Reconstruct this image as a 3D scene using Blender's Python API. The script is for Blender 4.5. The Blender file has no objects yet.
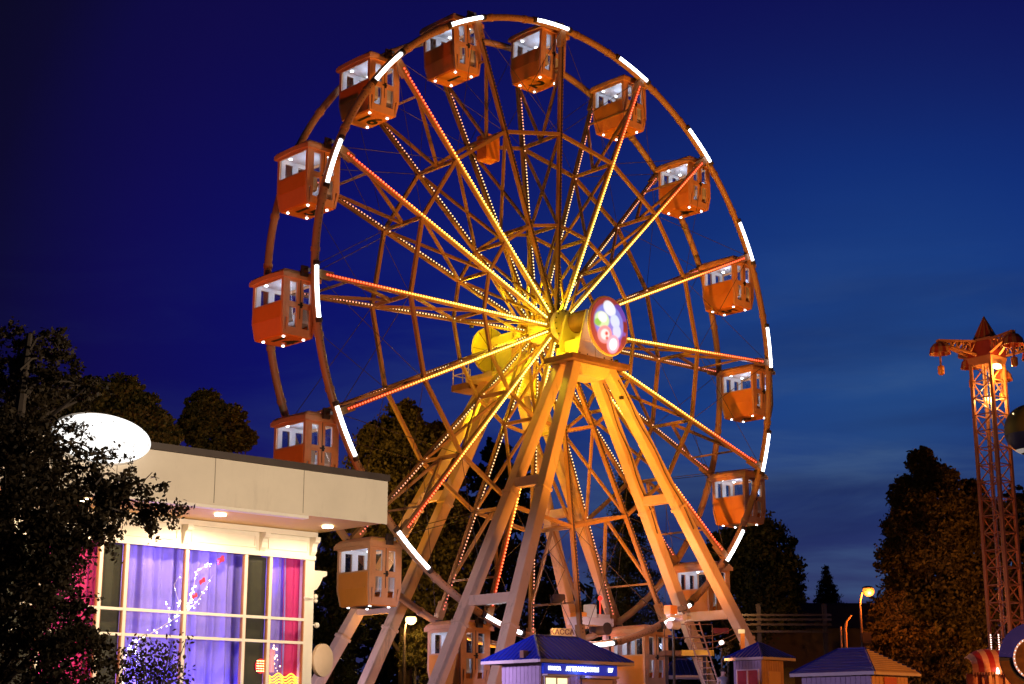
import bpy, math, random
import numpy as np
from mathutils import Vector, Matrix
random.seed(7); rng = np.random.default_rng(11)
pi, cos, sin = math.pi, math.cos, math.sin
S = bpy.context.scene
COL = S.collection

# ------------------------------------------------------------------ camera
CAMZ, PITCH, FPX = 0.4, 0.242103, 1600.72
cd = bpy.data.cameras.new("camera"); cam = bpy.data.objects.new("camera", cd); COL.objects.link(cam)
cd.sensor_width = 36.0; cd.lens = FPX / 1024 * 36.0; cd.clip_start = 0.1; cd.clip_end = 3000
cam.location = (0, 0, CAMZ); cam.rotation_euler = (pi / 2 + PITCH, 0, 0)
S.camera = cam
# ------------------------------------------------------------------ sky
W = bpy.data.worlds.new("World"); S.world = W; W.use_nodes = True
nt = W.node_tree; N = nt.nodes; L = nt.links; N.clear()
def node(t, **k):
    n = N.new(t)
    for a, b in k.items(): setattr(n, a, b)
    return n
tc = node('ShaderNodeTexCoord')
glow = Vector((0.245, 1.0, 0.178)).normalized()          # where the last twilight sits
dot = node('ShaderNodeVectorMath', operation='DOT_PRODUCT'); dot.inputs[1].default_value = glow
L.new(tc.outputs['Generated'], dot.inputs[0])
ac = node('ShaderNodeMath', operation='ARCCOSINE'); L.new(dot.outputs['Value'], ac.inputs[0])
mr = node('ShaderNodeMapRange'); mr.inputs['From Min'].default_value = 0; mr.inputs['From Max'].default_value = math.radians(40)
L.new(ac.outputs[0], mr.inputs['Value'])
def srgb(r, g, b): return tuple((c / 255 / 12.92 if c <= 10 else ((c / 255 + .055) / 1.055) ** 2.4) for c in (r, g, b)) + (1,)
rp = node('ShaderNodeValToRGB'); L.new(mr.outputs[0], rp.inputs[0])
st = [(0.0, (36, 74, 132)), (0.12, (29, 66, 132)), (0.25, (18, 50, 124)), (0.42, (14, 26, 108)), (0.56, (13, 15, 100)), (0.70, (16, 12, 80)), (0.82, (13, 10, 46)), (0.92, (10, 10, 24)), (1.0, (10, 10, 15))]
el = rp.color_ramp.elements
el[0].position, el[0].color = st[0][0], srgb(*st[0][1]); el[1].position, el[1].color = 1.0, srgb(*st[-1][1])
for p_, c_ in st[1:-1]:
    e = el.new(p_); e.color = srgb(*c_)
sep = node('ShaderNodeSeparateXYZ'); L.new(tc.outputs['Generated'], sep.inputs[0])
# purple murk near the horizon
hz = node('ShaderNodeMapRange', interpolation_type='SMOOTHSTEP'); hz.inputs['From Min'].default_value = 0.055; hz.inputs['From Max'].default_value = 0.215
hz.inputs['To Min'].default_value = 1; hz.inputs['To Max'].default_value = 0; L.new(sep.outputs['Z'], hz.inputs['Value'])
mx = node('ShaderNodeMix', data_type='RGBA'); L.new(hz.outputs[0], mx.inputs['Factor']); L.new(rp.outputs[0], mx.inputs['A']); mx.inputs['B'].default_value = srgb(42, 40, 84)
# thin flat cloud streaks
mp = node('ShaderNodeMapping'); mp.inputs['Scale'].default_value = (3.0, 3.0, 13.0); mp.inputs['Rotation'].default_value = (0, .10, 0)
L.new(tc.outputs['Generated'], mp.inputs[0])
nz = node('ShaderNodeTexNoise'); nz.inputs['Scale'].default_value = 1.7; nz.inputs['Detail'].default_value = 6; nz.inputs['Roughness'].default_value = .6; nz.inputs['Distortion'].default_value = .5
L.new(mp.outputs[0], nz.inputs['Vector'])
cm = node('ShaderNodeMapRange', interpolation_type='SMOOTHSTEP'); cm.inputs['From Min'].default_value = .40; cm.inputs['From Max'].default_value = .72; L.new(nz.outputs['Fac'], cm.inputs['Value'])
ce = node('ShaderNodeMapRange', interpolation_type='SMOOTHSTEP'); ce.inputs['From Min'].default_value = .08; ce.inputs['From Max'].default_value = .34
ce.inputs['To Min'].default_value = .85; ce.inputs['To Max'].default_value = 0; L.new(sep.outputs['Z'], ce.inputs['Value'])
cmul = node('ShaderNodeMath', operation='MULTIPLY'); L.new(cm.outputs[0], cmul.inputs[0]); L.new(ce.outputs[0], cmul.inputs[1])
gl2 = node('ShaderNodeMapRange'); gl2.inputs['From Min'].default_value = .03; gl2.inputs['From Max'].default_value = .42; gl2.inputs['To Min'].default_value = 1; gl2.inputs['To Max'].default_value = .1
L.new(ac.outputs[0], gl2.inputs['Value'])
cmul2 = node('ShaderNodeMath', operation='MULTIPLY'); L.new(cmul.outputs[0], cmul2.inputs[0]); L.new(gl2.outputs[0], cmul2.inputs[1])
mx2 = node('ShaderNodeMix', data_type='RGBA'); L.new(cmul2.outputs[0], mx2.inputs['Factor']); L.new(mx.outputs['Result'], mx2.inputs['A']); mx2.inputs['B'].default_value = srgb(70, 98, 138)
# a second, dark layer
nz2 = node('ShaderNodeTexNoise'); nz2.inputs['Scale'].default_value = 1.1; nz2.inputs['Detail'].default_value = 5
mp2 = node('ShaderNodeMapping'); mp2.inputs['Scale'].default_value = (2.2, 2.2, 15.0); mp2.inputs['Location'].default_value = (4, 1, 7); L.new(tc.outputs['Generated'], mp2.inputs[0]); L.new(mp2.outputs[0], nz2.inputs['Vector'])
dk = node('ShaderNodeMapRange', interpolation_type='SMOOTHSTEP'); dk.inputs['From Min'].default_value = .42; dk.inputs['From Max'].default_value = .72; dk.inputs['To Min'].default_value = 0; dk.inputs['To Max'].default_value = .85; L.new(nz2.outputs['Fac'], dk.inputs['Value'])
de = node('ShaderNodeMapRange', interpolation_type='SMOOTHSTEP'); de.inputs['From Min'].default_value = .12; de.inputs['From Max'].default_value = .36; de.inputs['To Min'].default_value = 1; de.inputs['To Max'].default_value = .15; L.new(sep.outputs['Z'], de.inputs['Value'])
dm = node('ShaderNodeMath', operation='MULTIPLY'); L.new(dk.outputs[0], dm.inputs[0]); L.new(de.outputs[0], dm.inputs[1])
dm2 = node('ShaderNodeMath', operation='MULTIPLY'); L.new(dm.outputs[0], dm2.inputs[0]); L.new(gl2.outputs[0], dm2.inputs[1])
vm = node('ShaderNodeMix', data_type='RGBA'); L.new(dm2.outputs[0], vm.inputs['Factor']); L.new(mx2.outputs['Result'], vm.inputs['A']); vm.inputs['B'].default_value = srgb(24, 32, 78)
zk = node('ShaderNodeMapRange', interpolation_type='SMOOTHSTEP'); zk.inputs['From Min'].default_value = .27; zk.inputs['From Max'].default_value = .47; zk.inputs['To Max'].default_value = .72; L.new(sep.outputs['Z'], zk.inputs['Value'])
zm = node('ShaderNodeMix', data_type='RGBA'); L.new(zk.outputs[0], zm.inputs['Factor']); L.new(vm.outputs['Result'], zm.inputs['A']); zm.inputs['B'].default_value = srgb(17, 11, 66)
zl = node('ShaderNodeMix', data_type='RGBA', blend_type='DARKEN'); zl.inputs['Factor'].default_value = 1; L.new(zm.outputs['Result'], zl.inputs['A']); L.new(vm.outputs['Result'], zl.inputs['B'])
bg = node('ShaderNodeBackground'); bg.inputs['Strength'].default_value = 1.0; L.new(zl.outputs['Result'], bg.inputs['Color'])
wo = node('ShaderNodeOutputWorld'); L.new(bg.outputs[0], wo.inputs[0])
# ------------------------------------------------------------------ exposure
vs = S.view_settings; vs.view_transform = 'Standard'; vs.look = 'None'; vs.exposure = 0; vs.gamma = 1; vs.use_curve_mapping = False
S.cycles.use_denoising = True
S.cycles.max_bounces = 6; S.cycles.transparent_max_bounces = 16; S.cycles.sample_clamp_indirect = 4

# ------------------------------------------------------------------ the large lamps, mostly added fill (each gets a lamp body further down)
AZ = 0.752843
HUB = Vector((1.3237, 59.8047, 15.6332))
WHEEL0 = Vector((HUB.x, HUB.y, 0)); HZ0 = HUB.z
def to_world(o, x, y, z, rz=AZ): return Vector((o[0] + x * cos(rz) - y * sin(rz), o[1] + x * sin(rz) + y * cos(rz), o[2] + z))
def lamp(name, loc, power, color, radius=.15, target=None, angle=None, blend=.5, parent=None):
    ld = bpy.data.lights.new(name, 'SPOT' if target is not None else 'POINT'); ld.energy = power; ld.color = color; ld.shadow_soft_size = radius
    o = bpy.data.objects.new(name, ld); COL.objects.link(o); o.location = loc
    if target is not None:
        ld.spot_size = math.radians(angle); ld.spot_blend = blend
        o.rotation_euler = (Vector(target) - Vector(loc)).to_track_quat('-Z', 'Y').to_euler()
    return o
SODIUM = (1, .34, .045); AMBER = (1, .38, .04); YELLOW = (1, .76, .012); PINKWHITE = (.92, .74, 1.5)
FLOODS = []   # (location, target): a floodlight body is built at each
def flood(loc, target, power, color, angle, blend=.6):
    FLOODS.append((Vector(loc), Vector(target))); lamp("flood_lamp", loc, power, color, .2, target, angle, blend)
flood((27, 36, 8.5), HUB + Vector((0, 0, 3.5)), 19000, SODIUM, 40, .35)               # high mast, off to the right
flood(to_world(WHEEL0, -3.2, -3.7, 5.2), HUB + Vector((-1.5, -1, 2)), 330, AMBER, 80)
flood(to_world(WHEEL0, 3.2, -3.7, 5.2), HUB + Vector((2, 0, 2)), 330, AMBER, 80)
flood(to_world(WHEEL0, 0.0, -7.5, 1.1), HUB + Vector((0, 0, 2)), 1200, SODIUM, 85)
flood(to_world(WHEEL0, -7.5, -9.0, 1.1), to_world(WHEEL0, 10.5, 0, HZ0 - .5), 15000, (1, .33, .035), 44)  # added fill on the left faces of the right hand cabins
flood(to_world(WHEEL0, -1.5, -9.5, 1.1), to_world(WHEEL0, -1.5, 0, HZ0 + 11), 11000, (1, .38, .05), 50)
flood(to_world(WHEEL0, -30.0, -6.0, 1.2), to_world(WHEEL0, -4, 0, HZ0 + 10), 6000, (1, .17, .02), 32)  # fill added from far left for the upper left cabins
flood(to_world(WHEEL0, -1.8, 2.1, 1.15), to_world(WHEEL0, -4.2, 3.9, 11), 2300, (1, .46, .03), 95)  # added amber fill for the rear left legs
flood(to_world(WHEEL0, -15.0, 7.0, 1.2), to_world(WHEEL0, -4.2, 3.2, 10.5), 7000, (1, .44, .02), 40)  # side fill added for the same rear left legs
flood(to_world(WHEEL0, 1.4, 2.1, 1.15), to_world(WHEEL0, 3.8, 3.6, 10), 900, (1, .28, .02), 95)  # added orange fill for the rear right legs
flood(to_world(WHEEL0, -20.0, -5.0, 1.2), to_world(WHEEL0, -9.5, 0, HZ0 + 4), 1700, (1, .17, .02), 70)  # fill added for the dark left faces of the left cabins
flood((-6.8, 38.0, 4.4), (-.8, 50.5, 1.4), 4200, PINKWHITE, 50)  # unseen fill added behind the pavilion for the lower legs
flood((-6.2, 38.2, 4.0), (5.5, 46, .9), 2600, PINKWHITE, 50)  # hidden fill added for the kiosk roofs and walls
flood((-7.6, 40.0, 4.7), (-4.8, 54, 6.2), 2300, (1, .76, .62), 26)  # hidden fill added to brighten the tan cabin
flood(to_world(WHEEL0, -11.5, 2.0, 1.0), to_world(WHEEL0, -6.8, 3.0, 2.4), 800, PINKWHITE, 60)  # added pale fill on the base of the rear left legs
flood(to_world(WHEEL0, 1.5, -5.5, 1.0), to_world(WHEEL0, 7.6, -3.6, 2.0), 170, PINKWHITE, 80)  # pale fill added low on the front right legs
flood(to_world(WHEEL0, 1.0, 4.2, 1.0), to_world(WHEEL0, 6.0, 3.2, 3.2), 350, PINKWHITE, 80)  # pale fill added under the rear right legs
flood((11.5, 13.0, 2.3), (-4.5, 25.0, 4.4), 13500, (1, .78, .55), 84, 1.0)                # warm flood on the pavilion front
flood((20.0, 35.5, 3.8), (9, 49, 2.0), 6500, SODIUM, 64)                                   # street side flood on the huts
flood((-16.0, 69, 8.5), (-6, 88, 14), 17000, (1, .46, .10), 62)  # added fill for the crown of the park tree
flood((-8.6, 43.0, 5.0), (-14.5, 54, 9), 1300, (1, .60, .36), 60)                                       # added fill for the trees behind the pavilion
flood((22.5, 70.5, .6), (23, 75, 16), 800, SODIUM, 60)  # fill added up the ride tower
flood((30, 77, .8), (26, 92, 11), 8500, (1, .33, .06), 90)  # added orange fill under the trees beyond the tower
PAV0 = Vector((-3.7751, 29.8941, 0))
flood(to_world(PAV0, -1.6, -2.6, .25), to_world(PAV0, -1.6, -.9, 4.1), 130, (1, .60, .28), 110)  # added uplight to warm the soffit
flood(to_world(PAV0, -5.0, -2.6, .25), to_world(PAV0, -5.0, -.9, 4.1), 190, (1, .60, .28), 110)  # second uplight added for the soffit further along
# ================================================================== helpers
def at(px, py, Y):
    x = (px - 512) / FPX; v = (342 - py) / FPX
    d = Vector((x, cos(PITCH) - v * sin(PITCH), sin(PITCH) + v * cos(PITCH)))
    return Vector((0, 0, CAMZ)) + d * (Y / d.y)

class MB:
    def __init__(s): s.v = []; s.f = []
    def add(s, vs, fs):
        b = len(s.v); s.v += [tuple(v) for v in vs]; s.f += [tuple(i + b for i in f) for f in fs]; return s
    def hexa(s, p):   # 8 points: bottom ring 4, top ring 4
        return s.add(p, [(3, 2, 1, 0), (4, 5, 6, 7), (0, 1, 5, 4), (1, 2, 6, 5), (2, 3, 7, 6), (3, 0, 4, 7)])
    def box(s, x0, x1, y0, y1, z0, z1):
        return s.hexa([(x0, y0, z0), (x1, y0, z0), (x1, y1, z0), (x0, y1, z0), (x0, y0, z1), (x1, y0, z1), (x1, y1, z1), (x0, y1, z1)])
    def frust(s, x0, x1, y0, y1, z0, z1, ix, iy):
        return s.hexa([(x0, y0, z0), (x1, y0, z0), (x1, y1, z0), (x0, y1, z0), (x0 + ix, y0 + iy, z1), (x1 - ix, y0 + iy, z1), (x1 - ix, y1 - iy, z1), (x0 + ix, y1 - iy, z1)])
    def beam(s, p0, p1, w, h=None, up=(0, 1, 0), w1=None):
        h = h or w; p0 = Vector(p0); p1 = Vector(p1); d = (p1 - p0).normalized(); u = Vector(up)
        if abs(d.dot(u)) > .98: u = Vector((1, 0, 0))
        a = d.cross(u).normalized(); b = a.cross(d).normalized(); k = (w1 or w) / w
        c = [(-1, -1), (1, -1), (1, 1), (-1, 1)]
        return s.hexa([p0 + a * w / 2 * i + b * h / 2 * j for i, j in c] + [p1 + a * w / 2 * i * k + b * h / 2 * j * k for i, j in c])
    def tube(s, p0, p1, r, r1=None, n=8):
        return s.path([p0, p1], [r, r if r1 is None else r1], n)
    def path(s, pts, r, n=8, closed=False):
        pts = [Vector(p) for p in pts]; m = len(pts); rr = r if isinstance(r, (list, tuple)) else [r] * m
        vs, fs = [], []; ref = None
        for i, p in enumerate(pts):
            q0 = pts[i - 1] if (i > 0 or closed) else p; q1 = pts[(i + 1) % m] if (i < m - 1 or closed) else p
            d = (q1 - q0).normalized()
            if ref is None: ref = Vector((0, 1, 0)) if abs(d.y) < .9 else Vector((1, 0, 0))
            a = d.cross(ref).normalized(); b = a.cross(d).normalized(); ref = b
            vs += [p + (a * cos(2 * pi * k / n) + b * sin(2 * pi * k / n)) * rr[i] for k in range(n)]
        for i in range(m if closed else m - 1):
            j = (i + 1) % m
            fs += [(i * n + k, i * n + (k + 1) % n, j * n + (k + 1) % n, j * n + k) for k in range(n)]
        if not closed: fs += [tuple(range(n - 1, -1, -1)), tuple((m - 1) * n + k for k in range(n))]
        return s.add(vs, fs)
    def ball(s, c, r, nu=12, nv=8, v0=0.0, v1=1.0, sq=(1, 1, 1)):
        vs, fs = [], []
        for i in range(nv + 1):
            t = pi * (v0 + (v1 - v0) * i / nv)
            vs += [(c[0] + r * sq[0] * sin(t) * cos(2 * pi * k / nu), c[1] + r * sq[1] * sin(t) * sin(2 * pi * k / nu), c[2] + r * sq[2] * cos(t)) for k in range(nu)]
        for i in range(nv):
            fs += [(i * nu + k, (i + 1) * nu + k, (i + 1) * nu + (k + 1) % nu, i * nu + (k + 1) % nu) for k in range(nu)]
        return s.add(vs, fs)
    def frame(s, x0, x1, y0, y1, z0, z1, ty, zi0, zi1):   # one connected ring in the y-z plane, x0..x1 thick
        o = [(y0, z0), (y1, z0), (y1, z1), (y0, z1)]; i = [(y0 + ty, zi0), (y1 - ty, zi0), (y1 - ty, zi1), (y0 + ty, zi1)]
        v = [(x0,) + p for p in o] + [(x0,) + p for p in i] + [(x1,) + p for p in o] + [(x1,) + p for p in i]
        f = []
        for k in range(4):
            n = (k + 1) % 4; f += [(k, n, 4 + n, 4 + k), (8 + k, 12 + k, 12 + n, 8 + n), (k, 8 + k, 8 + n, n), (4 + k, 4 + n, 12 + n, 12 + k)]
        return s.add(v, f)
    def octa(s, c, r):
        x, y, z = c
        return s.add([(x + r, y, z), (x - r, y, z), (x, y + r, z), (x, y - r, z), (x, y, z + r), (x, y, z - r)],
                     [(0, 2, 4), (2, 1, 4), (1, 3, 4), (3, 0, 4), (2, 0, 5), (1, 2, 5), (3, 1, 5), (0, 3, 5)])
    def disc(s, c, r, t, n=40, dome=0.0, rx=None):   # a disc facing local -y, thickness t, bulged forward by dome
        rx = rx or r; rings = 5; vs, fs = [], []
        for j in range(rings + 1):
            k_ = 1 - j / rings
            if j == rings: vs.append((c[0], c[1] - t - dome, c[2])); break
            vs += [(c[0] + rx * k_ * cos(2 * pi * k / n), c[1] - t - dome * (1 - k_ * k_), c[2] + r * k_ * sin(2 * pi * k / n)) for k in range(n)]
        for j in range(rings - 1): fs += [(j * n + k, j * n + (k + 1) % n, (j + 1) * n + (k + 1) % n, (j + 1) * n + k) for k in range(n)]
        fs += [((rings - 1) * n + k, (rings - 1) * n + (k + 1) % n, rings * n) for k in range(n)]
        b = len(vs); vs += [(c[0] + rx * cos(2 * pi * k / n), c[1], c[2] + r * sin(2 * pi * k / n)) for k in range(n)]
        fs += [(b + k, b + (k + 1) % n, (k + 1) % n, k) for k in range(n)] + [tuple(b + n - 1 - k for k in range(n))]
        return s.add(vs, fs)
    def prism(s, pts, n):   # planar outline extruded by the vector n
        m = len(pts); n = Vector(n); a = [Vector(p) for p in pts]
        return s.add(a + [p + n for p in a], [tuple(range(m - 1, -1, -1)), tuple(range(m, 2 * m))] + [(i, (i + 1) % m, m + (i + 1) % m, m + i) for i in range(m)])
    def build(s, name, m, parent=None, smooth=False, loc=None, label=None, bevel=0):
        me = bpy.data.meshes.new(name); me.from_pydata(s.v, [], s.f); me.update()
        if isinstance(m, (list, tuple)):
            for q in m: me.materials.append(q)
        else: me.materials.append(m)
        import bmesh as _b
        bm = _b.new(); bm.from_mesh(me); _b.ops.recalc_face_normals(bm, faces=bm.faces)
        if bevel: _b.ops.bevel(bm, geom=[e for e in bm.edges if e.calc_face_angle(0) > .6], offset=bevel, segments=2, affect='EDGES', clamp_overlap=True)
        bm.to_mesh(me); bm.free()
        if smooth:
            me.polygons.foreach_set('use_smooth', [True] * len(me.polygons)); me.set_sharp_from_angle(angle=math.radians(40))
        o = bpy.data.objects.new(name, me); COL.objects.link(o)
        if parent is not None: o.parent = parent
        if loc is not None: o.location = loc
        if label: o['label'] = label
        return o

def tag(o, label, cat, group=None, kind=None):
    if label: o['label'] = label
    if cat: o['category'] = cat
    if group: o['group'] = group
    if kind: o['kind'] = kind
    return o
def thing(name, label, cat, loc=(0, 0, 0), rz=0, group=None):
    o = bpy.data.objects.new(name, None); o.empty_display_size = .2; COL.objects.link(o); o.location = loc; o.rotation_euler = (0, 0, rz)
    return tag(o, label, cat, group)
def copy_tree(o, parent=None):
    c = o.copy(); COL.objects.link(c); c.parent = parent
    for ch in [q for q in list(COL.objects) if q.parent == o and q.type != 'LIGHT']: copy_tree(ch, c)
    return c

def mat(name, col, rough=.5, metal=0.0, var=.18, vscale=3.0, bump=0.0, bscale=40, emit=None, estr=0, dirt=0.0, spec=.5):
    m = bpy.data.materials.new(name); m.use_nodes = True; t = m.node_tree; b = t.nodes['Principled BSDF']
    b.inputs['Roughness'].default_value = rough; b.inputs['Metallic'].default_value = metal; b.inputs['Specular IOR Level'].default_value = spec
    c = tuple(col) + (1,)
    if var:
        co = t.nodes.new('ShaderNodeTexCoord'); n = t.nodes.new('ShaderNodeTexNoise'); n.inputs['Scale'].default_value = vscale; n.inputs['Detail'].default_value = 5; n.inputs['Roughness'].default_value = .65
        t.links.new(co.outputs['Object'], n.inputs['Vector'])
        r = t.nodes.new('ShaderNodeValToRGB'); r.color_ramp.elements[0].position = .3; r.color_ramp.elements[1].position = .7
        r.color_ramp.elements[0].color = tuple(max(0, q * (1 - var)) for q in col) + (1,); r.color_ramp.elements[1].color = tuple(min(1, q * (1 + var * .6)) for q in col) + (1,)
        t.links.new(n.outputs['Fac'], r.inputs[0]); src = r.outputs[0]
        if dirt:
            n2 = t.nodes.new('ShaderNodeTexNoise'); n2.inputs['Scale'].default_value = vscale * 4; n2.inputs['Detail'].default_value = 8; n2.inputs['Roughness'].default_value = .75
            mp = t.nodes.new('ShaderNodeMapping'); mp.inputs['Scale'].default_value = (1, 1, .25); t.links.new(co.outputs['Object'], mp.inputs[0]); t.links.new(mp.outputs[0], n2.inputs['Vector'])
            r2 = t.nodes.new('ShaderNodeMapRange'); r2.inputs['From Min'].default_value = .56; r2.inputs['From Max'].default_value = .70; r2.inputs['To Max'].default_value = dirt; t.links.new(n2.outputs['Fac'], r2.inputs['Value'])
            mm = t.nodes.new('ShaderNodeMix'); mm.data_type = 'RGBA'; t.links.new(r2.outputs[0], mm.inputs['Factor']); t.links.new(src, mm.inputs['A']); mm.inputs['B'].default_value = (.10, .06, .04, 1); src = mm.outputs['Result']
        t.links.new(src, b.inputs['Base Color'])
        rr = t.nodes.new('ShaderNodeMapRange'); rr.inputs['To Min'].default_value = max(.05, rough - .12); rr.inputs['To Max'].default_value = min(1, rough + .12); t.links.new(n.outputs['Fac'], rr.inputs['Value']); t.links.new(rr.outputs[0], b.inputs['Roughness'])
        if bump:
            n3 = t.nodes.new('ShaderNodeTexNoise'); n3.inputs['Scale'].default_value = bscale; n3.inputs['Detail'].default_value = 4; t.links.new(co.outputs['Object'], n3.inputs['Vector'])
            bp = t.nodes.new('ShaderNodeBump'); bp.inputs['Strength'].default_value = bump; bp.inputs['Distance'].default_value = .02; t.links.new(n3.outputs['Fac'], bp.inputs['Height']); t.links.new(bp.outputs[0], b.inputs['Normal'])
    else: b.inputs['Base Color'].default_value = c
    if emit: b.inputs['Emission Color'].default_value = tuple(emit) + (1,); b.inputs['Emission Strength'].default_value = estr
    return m
def emis(name, col, s): return mat(name, (.05, .05, .05), .4, var=0, emit=col, estr=s)
def glass(name, tint=(1, 1, 1), gloss=.08):
    m = bpy.data.materials.new(name); m.use_nodes = True; t = m.node_tree; t.nodes.clear()
    a = t.nodes.new('ShaderNodeBsdfTransparent'); a.inputs[0].default_value = tuple(tint) + (1,); g = t.nodes.new('ShaderNodeBsdfGlossy'); g.inputs['Roughness'].default_value = .04; g.inputs[0].default_value = (.9, .9, .95, 1)
    x = t.nodes.new('ShaderNodeMixShader'); lw = t.nodes.new('ShaderNodeLayerWeight'); lw.inputs[0].default_value = .5
    pw = t.nodes.new('ShaderNodeMath'); pw.operation = 'POWER'; pw.inputs[1].default_value = 4; t.links.new(lw.outputs['Facing'], pw.inputs[0])
    mu = t.nodes.new('ShaderNodeMath'); mu.operation = 'MULTIPLY_ADD'; mu.inputs[1].default_value = gloss * 6; mu.inputs[2].default_value = gloss * .4; t.links.new(pw.outputs[0], mu.inputs[0]); mu.use_clamp = True
    o = t.nodes.new('ShaderNodeOutputMaterial'); t.links.new(mu.outputs[0], x.inputs[0]); t.links.new(a.outputs[0], x.inputs[1]); t.links.new(g.outputs[0], x.inputs[2]); t.links.new(x.outputs[0], o.inputs[0]); return m
def text_mesh(body, size, depth, name):
    c = bpy.data.curves.new(name, 'FONT'); c.body = body; c.size = size; c.extrude = depth; c.align_x = 'CENTER'; c.align_y = 'CENTER'; c.resolution_u = 2; c.offset = size * .022
    o = bpy.data.objects.new("tmp_text", c); me = bpy.data.meshes.new_from_object(o); bpy.data.objects.remove(o); me.name = name; return me
def text(body, size, depth, m, parent, name, matrix):
    me = text_mesh(body, size, depth, name); me.materials.append(m); o = bpy.data.objects.new(name, me); COL.objects.link(o); o.parent = parent; o.matrix_local = matrix; return o
FACE = Matrix(((1, 0, 0), (0, 0, -1), (0, 1, 0))).to_4x4()          # text standing up, read from local -y
SIDE = Matrix(((0, 0, -1), (-1, 0, 0), (0, 1, 0))).to_4x4()         # text standing up, read from local -x

# ------------------------------------------------------------------ materials
M = {}
M['steel'] = mat('wheel_paint', (.38, .21, .085), .42, var=.12, dirt=.35, vscale=.8)
M['rim'] = mat('rim_paint', (.46, .26, .14), .35, var=.15, dirt=.45, vscale=.7)
M['leg'] = mat('support_paint', (.74, .50, .27), .40, var=.14, dirt=.55, vscale=.5, bump=.05, bscale=6)
M['hub'] = mat('hub_paint', (.72, .56, .26), .45, var=.15, dirt=.4, vscale=1.2)
M['plate'] = mat('rusty_plate', (.22, .10, .05), .6, var=.3)
M['darksteel'] = mat('dark_steel', (.05, .035, .03), .5, var=.3)
M['panel'] = mat('orange_enamel', (.88, .31, .045), .30, var=.10, vscale=1.2, dirt=.08)
M['cabin'] = mat('cabin_frame_paint', (.78, .40, .19), .42, var=.12, dirt=.15)
M['cabinwhite'] = mat('white_lining', (.78, .78, .80), .5, var=.06)
M['bulb'] = emis('cold_bulb', (.92, .95, 1), 10)
M['ledbar'] = emis('white_light_bar', (.95, .97, 1), 7)
M['number'] = mat('black_number', (.012, .01, .01), .6, var=0)
M['glass'] = glass('clear_glass', (.93, .95, .96))
M['black'] = mat('black_paint', (.015, .014, .014), .5, var=.2)
def led_mat(name, stops, s):
    m = bpy.data.materials.new(name); m.use_nodes = True; t = m.node_tree; b = t.nodes['Principled BSDF']; b.inputs['Base Color'].default_value = (.1, .08, .06, 1)
    co = t.nodes.new('ShaderNodeTexCoord'); sb = t.nodes.new('ShaderNodeVectorMath'); sb.operation = 'SUBTRACT'; sb.inputs[1].default_value = (0, 0, HUB.z); t.links.new(co.outputs['Object'], sb.inputs[0])
    ml = t.nodes.new('ShaderNodeVectorMath'); ml.operation = 'MULTIPLY'; ml.inputs[1].default_value = (1, 0, 1); t.links.new(sb.outputs[0], ml.inputs[0])
    ln = t.nodes.new('ShaderNodeVectorMath'); ln.operation = 'LENGTH'; t.links.new(ml.outputs[0], ln.inputs[0])
    dv = t.nodes.new('ShaderNodeMath'); dv.operation = 'DIVIDE'; dv.inputs[1].default_value = 12; t.links.new(ln.outputs['Value'], dv.inputs[0])
    r = t.nodes.new('ShaderNodeValToRGB'); e = r.color_ramp.elements; e[0].position, e[0].color = stops[0][0], stops[0][1] + (1,); e[1].position, e[1].color = stops[-1][0], stops[-1][1] + (1,)
    for p_, c_ in stops[1:-1]: q = e.new(p_); q.color = c_ + (1,)
    t.links.new(dv.outputs[0], r.inputs[0]); t.links.new(r.outputs[0], b.inputs['Emission Color']); b.inputs['Emission Strength'].default_value = s; return m
M['ledfront'] = led_mat('running_lights', [(.05, (1, .76, .16)), (.40, (1, .64, .10)), (.60, (1, .42, .06)), (.76, (.85, .10, .03)), (1, (.60, .03, .015))], 7)
M['ledrear'] = led_mat('rear_running_lights', [(.05, (1, .74, .34)), (.5, (1, .62, .28)), (.75, (.9, .34, .2)), (1, (.7, .10, .07))], 2.4)
M['ledstrip'] = led_mat('glowing_strip', [(.05, (1, .72, .10)), (.40, (1, .58, .06)), (.60, (1, .34, .03)), (.76, (.75, .07, .015)), (1, (.40, .012, .006))], 1.0)
M['ledoff'] = mat('unlit_bulb', (.20, .12, .08), .2, var=0)

# ================================================================== ground
def sheet(name, m, xs, ys, zf):
    v = [(x, y, zf(x, y)) for y in ys for x in xs]; n = len(xs)
    b = MB(); b.add(v, [(j * n + i, j * n + i + 1, (j + 1) * n + i + 1, (j + 1) * n + i) for j in range(len(ys) - 1) for i in range(n - 1)])
    return b.build(name, m, smooth=True)
def gz(x, y):
    t = min(1, max(0, (y - 4) / 10)); t = t * t * (3 - 2 * t); return -1.2 + 1.2 * t
g = sheet('ground', mat('asphalt', (.05, .048, .046), .8, var=.3, vscale=.6, bump=.3, bscale=25), [-1500, -300, -80, -30, -10, 0, 10, 30, 80, 300, 1500], [-300, -20, 0, 4, 6, 8, 10, 12, 14, 20, 60, 150, 500, 2500], gz); g['kind'] = 'structure'
pv = MB().box(-5, 9, -12.5, 5.5, -.6, .9)
o = pv.build('plaza_pavement', mat('paving', (.22, .20, .19), .7, var=.25, vscale=1), loc=WHEEL0); o.rotation_euler = (0, 0, AZ); o['kind'] = 'structure'

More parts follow.
